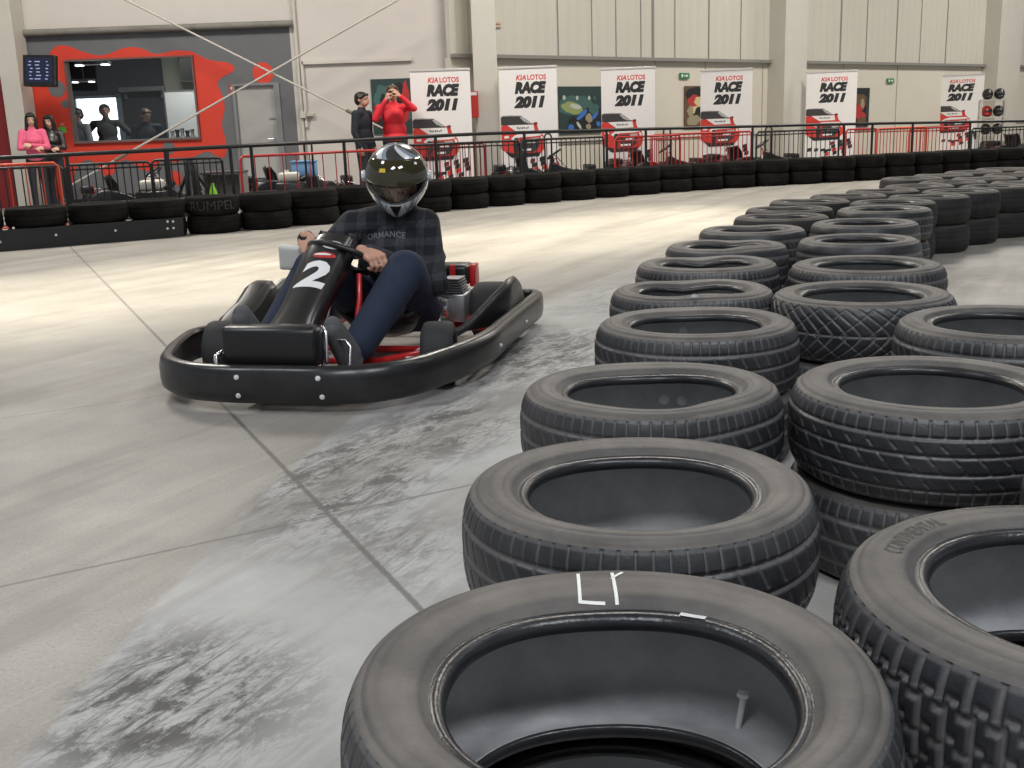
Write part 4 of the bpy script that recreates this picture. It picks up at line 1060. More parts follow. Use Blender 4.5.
# helmet shelf ---------------------------------------------------------------------
HY = 25.0
qa = aty(980.5, 117, HY); qb = aty(1003, 117, HY); sw = qb.x - qa.x; zs = [aty(990, y, HY).z for y in (100.3, 117.3, 135)]
hs = thing('shelf_rack', 'open pale metal rack holding black helmets beside the sixth banner', 'shelf', ((qa.x + qb.x) / 2, HY, 0), -.3)
for sx in (-1, 1):
    for sy in (-1, 1): MB().box((sx * sw / 2, sy * .2, zs[0] / 2 + .01), (.035, .035, zs[0] + .02)).build('post', COLM, hs)
for z in zs + [.14]: MB().box((0, 0, z), (sw, .44, .025)).build('shelf_board', COLM, hs)
def small_helmet(m):
    mb = MB(); mb.ell((0, 0, .125), (.118, .14, .125), n=12); mb.ell((0, -.05, .06), (.095, .10, .06), n=10)
    o = mb.build('helmet', m, smooth=True)
    v = MB(); v.ell((0, -.035, .135), (.106, .118, .055), n=10); v.build('visor', mat('visor_dark', (.03, .03, .035), .08), o, smooth=True)
    return o
random.seed(11)
h0 = small_helmet(BLACKP); hr_ = small_helmet(mat('helmet_red', (.35, .02, .02), .25)); k = 0
for r, z in enumerate(zs + [.14]):
    for c in (-1, 1):
        src = hr_ if (r, c) in ((1, -1), (3, 1)) else h0
        o = src if (src is h0 and r == 0 and c == -1) or (src is hr_ and r == 1) else copy_tree(src)
        L_ = Vector((c * sw * .24, -.03, z + .0135)); R_ = Matrix.Rotation(-.3, 3, 'Z'); L_ = R_ @ L_
        o.location = Vector(hs.location) + L_; o.rotation_euler = (0, 0, -.3 + random.uniform(-.5, .5))
        row = ['top board', 'second board', 'third board', 'low fourth board'][r]
        tag(o, '%s helmet on the %s of the rack, %s' % ('red' if src is hr_ else 'black', row, 'next to the sixth banner' if c < 0 else 'next to the last column'), 'helmet', 'helmets on the rack')

# ------------------------------------------------------------------ people
def hand_caps(mb, wrist, d, nrm, side, curl=0.35, s=1.0, thumb=0.4):
    """palm, four unequal bent fingers and a thumb leaving the side of the palm. d: wrist->knuckles, nrm: back of hand, side: +1/-1 thumb side"""
    d = Vector(d).normalized(); nrm = Vector(nrm); nrm = (nrm - d * nrm.dot(d)).normalized(); sd = d.cross(nrm) * side
    w = Vector(wrist); k0 = w + d * .085 * s
    offs = [.034, .012, -.011, -.032]
    for o_ in offs: mb.cone(w + sd * o_ * .55 * s + d * .01 * s, .0155 * s, k0 + sd * o_ * s, .0125 * s, 8)
    lens = [.072, .080, .074, .058]
    for o_, L in zip(offs, lens):
        p = k0 + sd * o_ * s; a = curl * .8; r = .0092 * s
        for fr in (.45, .30, .25):
            q = p + (d * math.cos(a) - nrm * math.sin(a)) * L * fr * s
            mb.cone(p, r, q, r * .93, 8); p = q; r *= .93; a += curl * 1.15
    p = w + sd * .026 * s + d * .022 * s; q = p + (sd * .75 + d * .55 - nrm * .25).normalized() * .036 * s
    mb.cone(p, .014 * s, q, .0115 * s, 8); t_ = (d * .9 + sd * (.35 - thumb * .5) - nrm * (.2 + thumb)).normalized(); q2 = q + t_ * .03 * s
    mb.cone(q, .0112 * s, q2, .010 * s, 8); mb.cone(q2, .010 * s, q2 + (t_ - sd * .2 * thumb).normalized() * .024 * s, .0085 * s, 8)

def head_caps(mb, c, R, s=1.0):
    """skull, jaw, nose, ears; R turns the head whose face looks along -y"""
    f = lambda x, y, z: c + R @ (Vector((x, y, z)) * s)
    mb.ell(f(0, .012, .028), (.075 * s, .095 * s, .090 * s), R, 12); mb.ell(f(0, -.022, -.035), (.058 * s, .068 * s, .078 * s), R, 10)
    mb.ell(f(0, -.045, -.085), (.028 * s, .028 * s, .022 * s), R, 6)
    mb.cone(f(0, -.082, .012), .009 * s, f(0, -.103, -.022), .013 * s, 8)
    for sx in (-1, 1):
        mb.ell(f(sx * .077, .012, -.008), (.012 * s, .020 * s, .030 * s), R, 6)
        mb.cone(f(sx * .02, -.078, .035), .012 * s, f(sx * .045, -.068, .034), .011 * s, 6)
    mb.cone(f(-.018, -.083, -.052), .008 * s, f(.018, -.083, -.052), .008 * s, 6)
def face_parts(parent, c, R, s=1.0):
    EYEW = mat('eye_white', (.6, .58, .55), .3); EYED = mat('dark_iris', (.02, .012, .008), .2); LIP = mat('lips', (.38, .13, .11), .5)
    for sx in (-1, 1):
        mb = MB(); p = c + R @ (Vector((sx * .031, -.078, .012)) * s); mb.ell(p, (.014 * s, .008 * s, .0058 * s), R, 6); e_ = mb.build('eye', EYEW, parent, smooth=True)
        MB().ell(p + R @ Vector((0, -.0052 * s, 0)), (.0058 * s, .0045 * s, .0056 * s), R, 6).build('iris', EYED, e_, smooth=True)
        mb = MB(); mb.cone(c + R @ (Vector((sx * .018, -.090, .036)) * s), .004 * s, c + R @ (Vector((sx * .046, -.078, .037)) * s), .003 * s, 6); mb.build('eyebrow', HAIR, parent)
    mb = MB(); mb.ell(c + R @ (Vector((0, -.091, -.053)) * s), (.022 * s, .006 * s, .007 * s), R, 6); mb.build('lips', LIP, parent, smooth=True)

def standing(label, X, Y, rz, h, topm, pantm, hairm, skinm, long_hair=False, pose='crossed', headyaw=0.0, headpitch=0.0, girl=False, group=None):
    """a standing person; local frame faces -y"""
    s = h / 1.72
    sh = .168 if girl else .195
    hc = Vector((0, -.01, 1.60)) * s; HR = Matrix.Rotation(headyaw, 3, 'Z') @ Matrix.Rotation(headpitch, 3, 'X')
    V_ = lambda x, y, z: Vector((x, y, z)) * s
    J = {}
    for sx in (-1, 1):
        S = V_(sx * sh, .01, 1.385)
        if pose == 'crossed':
            El = V_(sx * (sh + .065), -.06, 1.12); Wr = V_(-sx * .03, -.185 - .035 * (sx > 0), 1.135 + .03 * sx); D = V_(-sx, -.1, .1)
        elif pose == 'hang': El = V_(sx * (sh + .045), .03, 1.10); Wr = V_(sx * (sh + .03), -.04, .86); D = V_(0, -.1, -1)
        elif pose == 'akimbo': El = V_(sx * (sh + .20), .03, 1.14); Wr = V_(sx * .17, -.04, .99); D = V_(-sx, -.4, -.4)
        elif pose == 'pocket': El = V_(sx * (sh + .05), .05, 1.11); Wr = V_(sx * (sh - .02), -.09, .93); D = V_(-sx * .3, -.3, -1)
        else:   # camera at the eye
            if sx < 0: El = V_(sx * (sh + .05), -.17, 1.22); Wr = V_(sx * .09, -.235, 1.50); D = V_(.35, -.1, .9)
            else: El = V_(sx * (sh + .075), -.20, 1.36); Wr = V_(.10, -.24, 1.545); D = V_(-.5, -.1, .6)
        J[sx] = (S, El, Wr, D)
    # body
    b = MB(); head_caps(b, hc, HR, s * (.96 if girl else 1.0))
    b.cone(V_(0, .015, 1.40), .052 * s, V_(0, .005, 1.53), .047 * s)
    b.ell(V_(0, .01, 1.22), (.14 * s, .085 * s, .20 * s), n=12); b.ell(V_(0, .01, .98), (.14 * s, .09 * s, .14 * s), n=12)
    for sx in (-1, 1):
        S, El, Wr, D = J[sx]
        b.cone(V_(0, .01, 1.37), .05 * s, S, .042 * s); b.cone(S, .040 * s, El, .034 * s); b.cone(El, .033 * s, Wr, .023 * s)
        hand_caps(b, Wr, D, V_(sx * .6, -.5, .4) if pose != 'hang' else V_(sx, 0, 0), 1 if sx < 0 else -1, .5 if pose != 'cam' else .9, s)
        b.cone(V_(sx * .085, .01, .93), .07 * s, V_(sx * .095, 0, .50), .045 * s); b.cone(V_(sx * .095, 0, .50), .044 * s, V_(sx * .10, .02, .09), .03 * s)
        b.cone(V_(sx * .10, .03, .045), .03 * s, V_(sx * .11, -.13, .035), .025 * s)
    root = remeshed('person', b, skinm, .0085, None, 3)
    face_parts(root, hc, HR, s * (.96 if girl else 1.0))
    # top
    t = MB(); t.ell(V_(0, .01, 1.24), (.165 * s, .115 * s, .19 * s), n=12); t.ell(V_(0, .01, 1.06), ((.145 if girl else .165) * s, .112 * s, .17 * s), n=12)
    t.ell(V_(0, .01, .945), ((.165 if girl else .172) * s, .122 * s, .10 * s), n=12); t.cone(V_(0, .02, 1.40), .075 * s, V_(0, .012, 1.455), .062 * s)
    if girl: t.ell(V_(0, -.07, 1.24), (.12 * s, .06 * s, .07 * s), n=8)
    for sx in (-1, 1):
        S, El, Wr, D = J[sx]
        t.cone(V_(0, .012, 1.38), .07 * s, S, .062 * s); t.cone(S, .063 * s, El, .050 * s); t.cone(El, .050 * s, Wr + (El - Wr) * .06, .037 * s)
    remeshed('jacket', t, topm, .011, root, 4)
    p = MB(); p.ell(V_(0, .015, .93), (.155 * s, .115 * s, .11 * s), n=12)
    for sx in (-1, 1):
        p.cone(V_(sx * .085, .01, .90), .088 * s, V_(sx * .097, 0, .50), .062 * s); p.cone(V_(sx * .097, 0, .50), .061 * s, V_(sx * .10, .02, .09), .050 * s)
    remeshed('trousers', p, pantm, .011, root, 3)
    for sx in (-1, 1):
        q = MB(); q.cone(V_(sx * .10, .04, .05), .045 * s, V_(sx * .112, -.15, .038), .036 * s); q.ell(V_(sx * .107, -.05, .018), (.05 * s, .145 * s, .018 * s), n=8)
        remeshed('shoe', q, BLACKP, .01, root, 2)
    hh = MB(); f = lambda x, y, z: hc + HR @ (Vector((x, y, z)) * s)
    hh.ell(f(0, .022, .048), (.084 * s, .100 * s, .085 * s), HR, 10); hh.ell(f(0, .055, 0), (.078 * s, .065 * s, .09 * s), HR, 10)
    for sx in (-1, 1): hh.cone(f(sx * .045, -.055, .088), .022 * s, f(sx * .072, .0, .03), .022 * s, 8)
    if long_hair:
        hh.ell(f(0, .065, -.10), (.098 * s, .055 * s, .17 * s), HR, 10)
        for sx in (-1, 1): hh.cone(f(sx * .072, -.03, .04), .026 * s, f(sx * .090, -.025, -.19), .030 * s, 8)
        hh.cone(f(-.05, -.068, .080), .016 * s, f(.055, -.062, .085), .018 * s, 8)
    remeshed('hair', hh, hairm, .009, root, 2)
    root.location = (X, Y, 0); root.rotation_euler = (0, 0, rz)
    if not girl: root.scale = (1.14, 1.14, 1)
    tag(root, label, 'person', group); return root, J, hc, s

PINK = mat('pink_sweatshirt', (.75, .13, .24), .85, noise=.08); BLKJ = mat('black_leather', (.02, .018, .018), .35, noise=.3, scale=15)
NAVY = mat('black_navy_jacket', (.014, .018, .028), .8, noise=.2); REDJ = mat('red_jacket_cloth', (.72, .02, .035), .65, noise=.12, scale=6)
def at_head(x, ytop, Y):
    p = aty(x, ytop, Y); return p.x, p.z
X_, z_ = at_head(29.5, 113, 17.45); P_, J_, h_, s_p = standing('girl in a pink sweatshirt with folded arms beside the pale column', X_, 17.45, .35, z_, PINK, DJEANS, HAIR, SKIN2, True, 'crossed', .1, .12, True, 'spectators')
X_, z_ = at_head(48, 115, 17.85); P_, J_, h_, s_p = standing('girl in a shiny black jacket with folded arms, next to the one in pink', X_, 17.85, .12, z_, BLKJ, DJEANS, HAIR, SKIN2, True, 'crossed', -.1, .15, True, 'spectators')
X_, z_ = at_head(362.5, 92.3, 17.0); P_, J_, h_, s_p = standing('man in a black jacket standing in profile in front of the plain wall', X_ - .02, 17.0, 1.25, z_, NAVY, DJEANS, HAIR, SKIN, False, 'hang', .0, .05, False, 'spectators')
X_, z_ = at_head(392, 86, 17.2); P_, J_, h_, s_p = standing('man in a bright red jacket raising a camera to his face', X_, 17.2, .10, z_ + .01, REDJ, DJEANS, BROWNH, SKIN, False, 'cam', .0, -.05, False, 'spectators')
cm = thing('camera', 'black photo camera held up to the face of the man in red', 'camera', (X_ + .01, 17.2 - .215, h_.z - .01), .1)
MB().box((0, 0, 0), (.13, .06, .09), bev=.012).build('camera_body', BLACKP, cm); mb = MB(); mb.lathe([(.0001, 0), (.035, 0), (.038, .07), (.03, .09), (.028, .075), (.0001, .07)], 16, R=Matrix.Rotation(PI / 2, 3, 'X')); mb.build('lens', BLACKP, cm, smooth=True)
GRN = mat('dark_olive_top', (.05, .055, .045), .8); PALET = mat('pale_shirt', (.22, .23, .25), .8)
YW = YL + 1.7
X_, z_ = at_head(104, 104.5, YW); standing('man with hands on hips silhouetted in the bright control room window', X_, YW, .1, z_, GRN, DJEANS, HAIR, SKIN, False, 'akimbo', .4, .1, False, 'people in the control room')
X_, z_ = at_head(79, 108.5, YW - .6); standing('person in a pale shirt at the very edge of the control room window', X_ - .05, YW - .6, -.6, z_, PALET, DJEANS, HAIR, SKIN, False, 'hang', 0, .2, False, 'people in the control room')
X_, z_ = at_head(145, 109, YL + 1.3); standing('brown-haired man looking down in the dark middle of the control room', X_, YL + 1.3, .5, z_, NAVY, DJEANS, BROWNH, SKIN, False, 'pocket', .3, .35, False, 'people in the control room')

# ------------------------------------------------------------------ kart
def K(f, l, z): return Vector((l, -f * .91, z))
def catmull(P, n=6, closed=True):
    out = []; k = len(P)
    for i in range(k if closed else k - 1):
        p0, p1, p2, p3 = (Vector(P[(i + d) % k]) if closed else Vector(P[min(max(i + d, 0), k - 1)]) for d in (-1, 0, 1, 2))
        for j in range(n):
            t = j / n; out.append(.5 * ((2 * p1) + (-p0 + p2) * t + (2 * p0 - 5 * p1 + 4 * p2 - p3) * t * t + (-p0 + 3 * p1 - 3 * p2 + p3) * t ** 3))
    if not closed: out.append(Vector(P[-1]))
    return out
KA = math.radians(-12.5); KO = (-0.56, 5.10, 0)
kart = thing('racing_kart', 'black rental kart with the white number 2 on its steering fairing', 'kart', KO, KA)
# wrap-round bumper
half = [(1.50, 0), (1.50, .18), (1.45, .34), (1.32, .47), (1.12, .545), (.92, .60), (.68, .635), (.42, .635), (.15, .635), (-.2, .64), (-.46, .64), (-.585, .60), (-.60, .42), (-.60, .2)]
loop = [(f, l) for f, l in half] + [(f, -l * (1.19 if f > .6 else 1.06)) for f, l in reversed(half[1:])]
LP = catmull([K(f, l, 0) for f, l in loop], 6)
sec = [(-.004, .045), (.02, .035), (.042, .055), (.047, .085), (.047, .135), (.040, .165), (.020, .178), (-.006, .176), (-.012, .165), (.0, .158), (.012, .12), (.012, .07)]
V = []; Fc = []; n = len(LP); k = len(sec)
for i, p in enumerate(LP):
    t = (LP[(i + 1) % n] - LP[i - 1]).normalized(); nn = Vector((t.y, -t.x, 0))
    if nn.dot(Vector((p.x, p.y + .45, 0))) < 0: nn = -nn
    lift = .012 * math.sin(i * .37)
    for (o_, z) in sec: V.append(p + nn * (o_ - .03) + Vector((0, 0, z)))
for i in range(n):
    for j in range(k): Fc.append((i * k + j, ((i + 1) % n) * k + j, ((i + 1) % n) * k + (j + 1) % k, i * k + (j + 1) % k))
mb = MB(); mb.add(V, Fc); bumper = mb.build('bumper', SCUFF, kart, smooth=True)
bvhB = bvh_of([bumper])
for (f, l, z, d) in [(1.7, -.16, .07, (0, 1, 0)), (1.7, -.16, .14, (0, 1, 0)), (1.7, .17, .07, (0, 1, 0)), (1.7, .16, .14, (0, 1, 0)), (.0, .8, .10, (-1, 0, 0)), (.62, .85, .10, (-1, 0, 0)), (1.05, -.8, .1, (1, 0, 0))]:
    h = bvhB.ray_cast(K(f, l, z), Vector(d))
    if h[0]: bolt(bumper, h[0], h[1] if h[1].dot(Vector(d)) < 0 else -h[1], .010)
# chassis
RP = mat('kart_red_paint', (.55, .02, .02), .3, coat=.3)
mb = MB()
for s2 in (-1, 1):
    mb.tube([K(-.28, s2 * .30, .10), K(.1, s2 * .31, .085), K(.65, s2 * .33, .075), K(1.0, s2 * .22, .075), K(1.3, s2 * .19, .08)], .016, 8)
    mb.tube([K(.9, s2 * .25, .08), K(.85, s2 * .56, .09), K(.15, s2 * .55, .09), K(.1, s2 * .3, .09)], .013, 8)
    mb.tube([K(1.25, s2 * .19, .085), K(1.47, s2 * .17, .10)], .011, 8)
mb.tube([K(1.3, -.22, .08), K(1.3, .22, .08)], .014, 8); mb.tube([K(.62, -.34, .08), K(.62, .34, .08)], .014, 8); mb.tube([K(-.25, -.30, .10), K(-.25, .30, .10)], .014, 8)
mb.build('chassis', RP, kart, smooth=True)
MB().box(K(.95, 0, .058), (.44, .75, .006)).build('floor_tray', ALU, kart)
mb = MB(); mb.box(K(.80, .38, .105), (.10, .32, .02), bev=.006); mb.box(K(.80, -.38, .105), (.10, .32, .02), bev=.006); mb.build('side_step', WHITE, kart)
mb = MB(); mb.box(K(.80, .47, .10), (.07, .36, .03), bev=.008); mb.box(K(.80, -.47, .10), (.07, .36, .03), bev=.008); mb.build('side_plate', RP, kart)
# wheels
def kwheel(f, l, r, w, yaw=0.0):
    R = Matrix.Rotation(yaw, 3, 'Z') @ Matrix.Rotation(PI / 2, 3, 'Y')
    hw = w / 2; c = K(f, l, r + .001)
    wo = bpy.data.objects.new('wheel', None); link(wo, kart); wo.location = c
    mb = MB(); mb.lathe([(.066, -hw * .8), (.075, -hw * .95), (r * .82, -hw), (r * .95, -hw * .88), (r, -hw * .62), (r, hw * .62), (r * .95, hw * .88), (r * .82, hw), (.075, hw * .95), (.066, hw * .8)], 40, R=R)
    mb.build('tyre', mat('slick_rubber', (.022, .022, .023), .75, noise=.3, scale=20), wo, smooth=True)
    mb = MB(); mb.lathe([(.066, -hw * .8), (.058, -hw * .78), (.055, -hw * .2), (.03, -hw * .1), (.0001, -hw * .1), (.0001, hw * .15), (.03, hw * .1), (.055, hw * .3), (.058, hw * .78), (.066, hw * .8)], 28, R=R); mb.lathe([(.0001, 0), (.022, 0), (.020, hw * .9), (.0001, hw * .95)], 14, R=R)
    mb.build('rim', ALU, wo, smooth=True)
kwheel(.95, .47, .128, .13, .16); kwheel(.95, -.47, .128, .13, .16); kwheel(-.06, .49, .142, .20); kwheel(-.06, -.49, .142, .20)
mb = MB(); mb.tube([K(-.06, -.42, .143), K(-.06, .42, .143)], .018, 12); mb.build('rear_axle', ALU, kart, smooth=True)
mb = MB(); mb.tube([K(.95, -.40, .129), K(.95, -.2, .09), K(.95, .2, .09), K(.95, .40, .129)], .014, 10); mb.build('front_axle', RP, kart, smooth=True)
# inner guards in front of the rear wheels
for s2 in (1, -1):
    V = []; Fc = []; G = [(.62, .16, .16), (.50, .14, .175), (.36, .13, .215), (.24, .12, .262), (.12, .11, .300), (.02, .10, .315), (-.08, .10, .312), (-.2, .10, .27), (-.28, .11, .19)]
    for i, (f, zb, zt_) in enumerate(G):
        l0 = .365 + .145 * min(1, i / 4.0) 
        for (dl, z) in ((0, zb), (.0, zt_ - .03), (.012, zt_ - .008), (.030, zt_), (.046, zt_ - .010), (.050, zt_ - .03), (.045, zb)): V.append(K(f, s2 * (l0 + .045 + dl * .9), z))
    kk = 7
    for i in range(len(G) - 1):
        for j in range(kk): Fc.append((i * kk + j, (i + 1) * kk + j, (i + 1) * kk + (j + 1) % kk, i * kk + (j + 1) % kk))
    Fc += [tuple(range(kk)), tuple(range((len(G) - 1) * kk, len(G) * kk))]
    MB().add(V, Fc).build('wheel_guard', BLACKP, kart, smooth=True)
# far pod cover rising beside the driver
mb = MB(); V = []; Fc = []
G = [(1.02, .17, .20), (.85, .17, .27), (.68, .17, .31), (.56, .17, .365), (.48, .17, .37), (.42, .17, .19)]
for f, zb, zt_ in G:
    for l, z in ((-.56, zb), (-.55, zt_ - .02), (-.52, zt_), (-.45, zt_ - .005), (-.43, zt_ - .03), (-.43, zb)): V.append(K(f, l + .02, z))
for i in range(len(G) - 1):
    for j in range(6): Fc.append((i * 6 + j, (i + 1) * 6 + j, (i + 1) * 6 + (j + 1) % 6, i * 6 + (j + 1) % 6))
Fc += [tuple(range(6)), tuple(range((len(G) - 1) * 6, len(G) * 6))]
mb.add(V, Fc).build('pod_cover', BLACKP, kart, smooth=True, bevel=.006)
# front box fairing
mb = MB(); mb.box(K(1.38, -.065, .235), (.39, .10, .155), bev=.025); mb.build('front_box', BLACKP, kart, smooth=True)
MB().tube([K(1.33, .12, .30), K(1.35, .14, .28), K(1.36, .14, .16)], .007, 8).build('clamp', CHROME, kart, smooth=True)
MB().tube([K(1.34, -.265, .22), K(1.44, -.275, .20), K(1.44, -.275, .15)], .010, 8).build('clamp', CHROME, kart, smooth=True)
# steering fairing
ST = [(.66, .555, .055, .02), (.70, .572, .085, .03), (.76, .562, .100, .04), (.83, .518, .105, .045), (.90, .462, .104, .045), (.98, .400, .100, .045), (1.06, .340, .095, .045), (1.14, .280, .100, .05), (1.22, .225, .120, .055), (1.30, .175, .150, .06)]
V = []; Fc = []; nu = 14
for i, (f, z, hw, bl_) in enumerate(ST):
    a = ST[max(0, i - 1)]; b_ = ST[min(len(ST) - 1, i + 1)]; tx = Vector((b_[0] - a[0], b_[1] - a[1])).normalized(); nf, nz = -tx.y, tx.x
    if nf < 0: nf, nz = -nf, -nz
    for j in range(nu + 1):
        u = -1 + 2 * j / nu; d_ = bl_ * (1 - abs(u) ** 2.6) - (.035 if abs(u) > .93 else 0)
        V.append(K(f + nf * d_, u * hw - .13 * (f - .62), z + nz * d_))
for i in range(len(ST) - 1):
    for j in range(nu): Fc.append((i * (nu + 1) + j, i * (nu + 1) + j + 1, (i + 1) * (nu + 1) + j + 1, (i + 1) * (nu + 1) + j))
MBf = MB().add(V, Fc); fair = MBf.build('steering_fairing', mat('satin_black_fairing', (.02, .019, .019), .28, coat=.3), kart, smooth=True)
so = fair.modifiers.new('solid', 'SOLIDIFY'); so.thickness = .006; so.offset = 0
bvhF = bvh_of([fair])
slope = Vector((1.06 - .83, .350 - .535)).normalized()      # (fwd, z) down the panel
def fm_(x, y):   # x to picture right, y up the slope
    f = .955 - slope.x * y; z = .420 - slope.y * y
    return K(f + .25 * (-slope.y), x - .035 + y * .10, z + .25 * slope.x)
dF = K(slope.y, 0, -slope.x); dF.normalize()
V2, F2 = text2d('2', .125, .150, 0.1, .04); V2 = [(x - .0625, y - .075) for x, y in V2]
number = decal('number', V2, F2, fm_, dF, bvhF, WHITE, fair, .0045, .012)
el = lambda cx, cy, a, b, n=24: ([(cx + a * math.cos(2 * PI * i / n), cy + b * math.sin(2 * PI * i / n)) for i in range(n)] + [(cx, cy)], [(i, (i + 1) % n, n) for i in range(n)])
decal('logo', *el(.012, .108, .048, .017), fm_, dF, bvhF, mat('logo_red', (.5, .03, .03), .4), fair, .0045, .012)
decal('logo_streak', *el(.005, .111, .036, .006), fm_, dF, bvhF, WHITE, fair, .0058, .012)
decal('top_patch', *el(.03, .170, .042, .026), fm_, dF, bvhF, mat('silver_white_patch', (.6, .6, .62), .3), fair, .0045, .012)
# steering wheel and column
SWC = K(.735, .01, .495); ax = K(-.55, .24, .83).normalized(); SQ = ax.to_track_quat('Z', 'Y').to_matrix()
e1 = K(0, 1, 0); e1 = (e1 - ax * e1.dot(ax)).normalized(); e2 = ax.cross(e1); SQ = Matrix((e1, e2, ax)).transposed()
swp = [SWC + SQ @ Vector((.148 * math.cos(q), .130 * math.sin(q), 0)) for q in [2 * PI * i / 40 for i in range(40)]]
sw_ = MB().tube(swp, .0135, 10, closed=True).build('steering_wheel', BLACKP, kart, smooth=True)
mb = MB()
for q in (PI * .5, PI * 1.17, PI * 1.83): mb.tube([SWC, SWC + SQ @ Vector((.14 * math.cos(q), .12 * math.sin(q), 0))], .009, 8)
mb.lathe([(.0001, -.01), (.035, -.01), (.035, .012), (.0001, .014)], 20, c=SWC, R=SQ); mb.build('spokes', ALU, sw_, smooth=True)
MB().tube([SWC, K(1.12, 0, .13)], .011, 8).build('steering_column', CHROME, kart, smooth=True)
mb = MB(); mb.tube([K(.93, .09, .10), K(.86, .115, .34), K(.80, .10, .43)], .012, 8); mb.build('support_stay', RP, kart, smooth=True)
mb = MB(); mb.tube([K(.88, .125, .26), K(.865, .165, .34)], .011, 8); mb.build('red_hose', RP, kart, smooth=True)
# pedals
for s2 in (-1, 1):
    mb = MB(); x = s2 * .15 + (.0 if s2 > 0 else -.03); mb.tube([K(1.32, x - .05, .10), K(1.27, x - .05, .22), K(1.26, x - .035, .235), K(1.26, x + .035, .235), K(1.27, x + .055, .21), K(1.31, x + .055, .10)], .0065, 8); mb.build('pedal', CHROME, kart, smooth=True)
# seat
PR = [(.60, .19), (.52, .135), (.42, .095), (.30, .085), (.20, .10), (.12, .16), (.08, .25), (.055, .35), (.03, .44), (.02, .47)]
V = []; Fc = []
for i, (f, z) in enumerate(PR):
    a = PR[max(0, i - 1)]; b_ = PR[min(len(PR) - 1, i + 1)]; tx = Vector((b_[0] - a[0], b_[1] - a[1])).normalized(); nf, nz = tx.y, -tx.x
    for j in range(17):
        u = -1 + 2 * j / 16; r_ = .13 * abs(u) ** 2.5 * (1 if 1 < i < 8 else .7)
        V.append(K(f + nf * r_, .08 + u * .20, z + nz * r_))
for i in range(len(PR) - 1):
    for j in range(16): Fc.append((i * 17 + j, i * 17 + j + 1, (i + 1) * 17 + j + 1, (i + 1) * 17 + j))
seat = MB().add(V, Fc).build('seat', mat('glossy_black_seat', (.012, .012, .013), .2), kart, smooth=True); so = seat.modifiers.new('s', 'SOLIDIFY'); so.thickness = .01
# engine group behind and beside the seat
eng = bpy.data.objects.new('engine', None); link(eng, kart)
mb = MB(); mb.box(K(.06, .33, .19), (.13, .18, .14), bev=.015)
for q in range(6): mb.box(K(.10, .33, .265 + q * .012), (.12 - .008 * q, .12, .005))
mb.build('crankcase', ALU, eng, smooth=True)
mb = MB(); mb.lathe([(.0001, -.03), (.045, -.03), (.052, 0), (.045, .03), (.0001, .03)], 20, c=K(.20, .30, .20), R=Matrix.Rotation(PI / 2, 3, 'Y')); mb.tube([K(.2, .30, .2), K(.24, .2, .17)], .012, 8); mb.build('pulley', CHROME, eng, smooth=True)
mb = MB(); mb.tube([K(-.12, .26, .10), K(-.13, .27, .36)], .015, 8); mb.tube([K(-.02, .42, .10), K(-.08, .40, .27)], .014, 8); mb.tube([K(.14, .40, .10), K(.02, .41, .16)], .016, 8); mb.tube([K(-.12, .2, .27), K(-.12, .38, .22)], .012, 8); mb.box(K(.02, .36, .105), (.18, .10, .03), bev=.006); mb.build('engine_bracket', RP, eng, smooth=True)
mb = MB(); mb.tube([K(-.06, .34, .143), K(-.06, .42, .143)], .030, 14); mb.tube([K(-.05, .37, .20), K(-.02, .41, .21)], .014, 8); mb.build('brass_coupling', BRASS, eng, smooth=True)
mb = MB(); P_ = [K(-.02 + .0 * i, .33 + .016 * math.cos(i * .9), .17 + .012 * i / 2) for i in range(24)]; P_ = [K(.0 + .016 * math.sin(i * .9), .335 + .016 * math.cos(i * .9), .13 + .0055 * i) for i in range(30)]; mb.tube(P_, .004, 6); mb.build('spring', CHROME, eng, smooth=True)
mb = MB(); mb.box(K(-.22, .22, .305), (.24, .16, .105), bev=.02); mb.build('air_box', BLACKP, eng, smooth=True)
mb = MB(); mb.box(K(-.24, .352, .30), (.03, .10, .11), bev=.008); mb.build('air_box_end', RP, eng, smooth=True)
mb = MB(); mb.box(K(.08, -.33, .19), (.16, .24, .17), bev=.03); mb.lathe([(.0001, 0), (.03, 0), (.03, .02), (.0001, .02)], 14, c=K(.08, -.33, .275)); mb.build('fuel_tank', BLACKP, kart, smooth=True)
mb = MB(); mb.tube([K(.15, .22, .18), K(.12, .27, .22), K(.1, .33, .3), K(0, .36, .32)], .008, 8); mb.build('cable', BLACKM, eng, smooth=True)

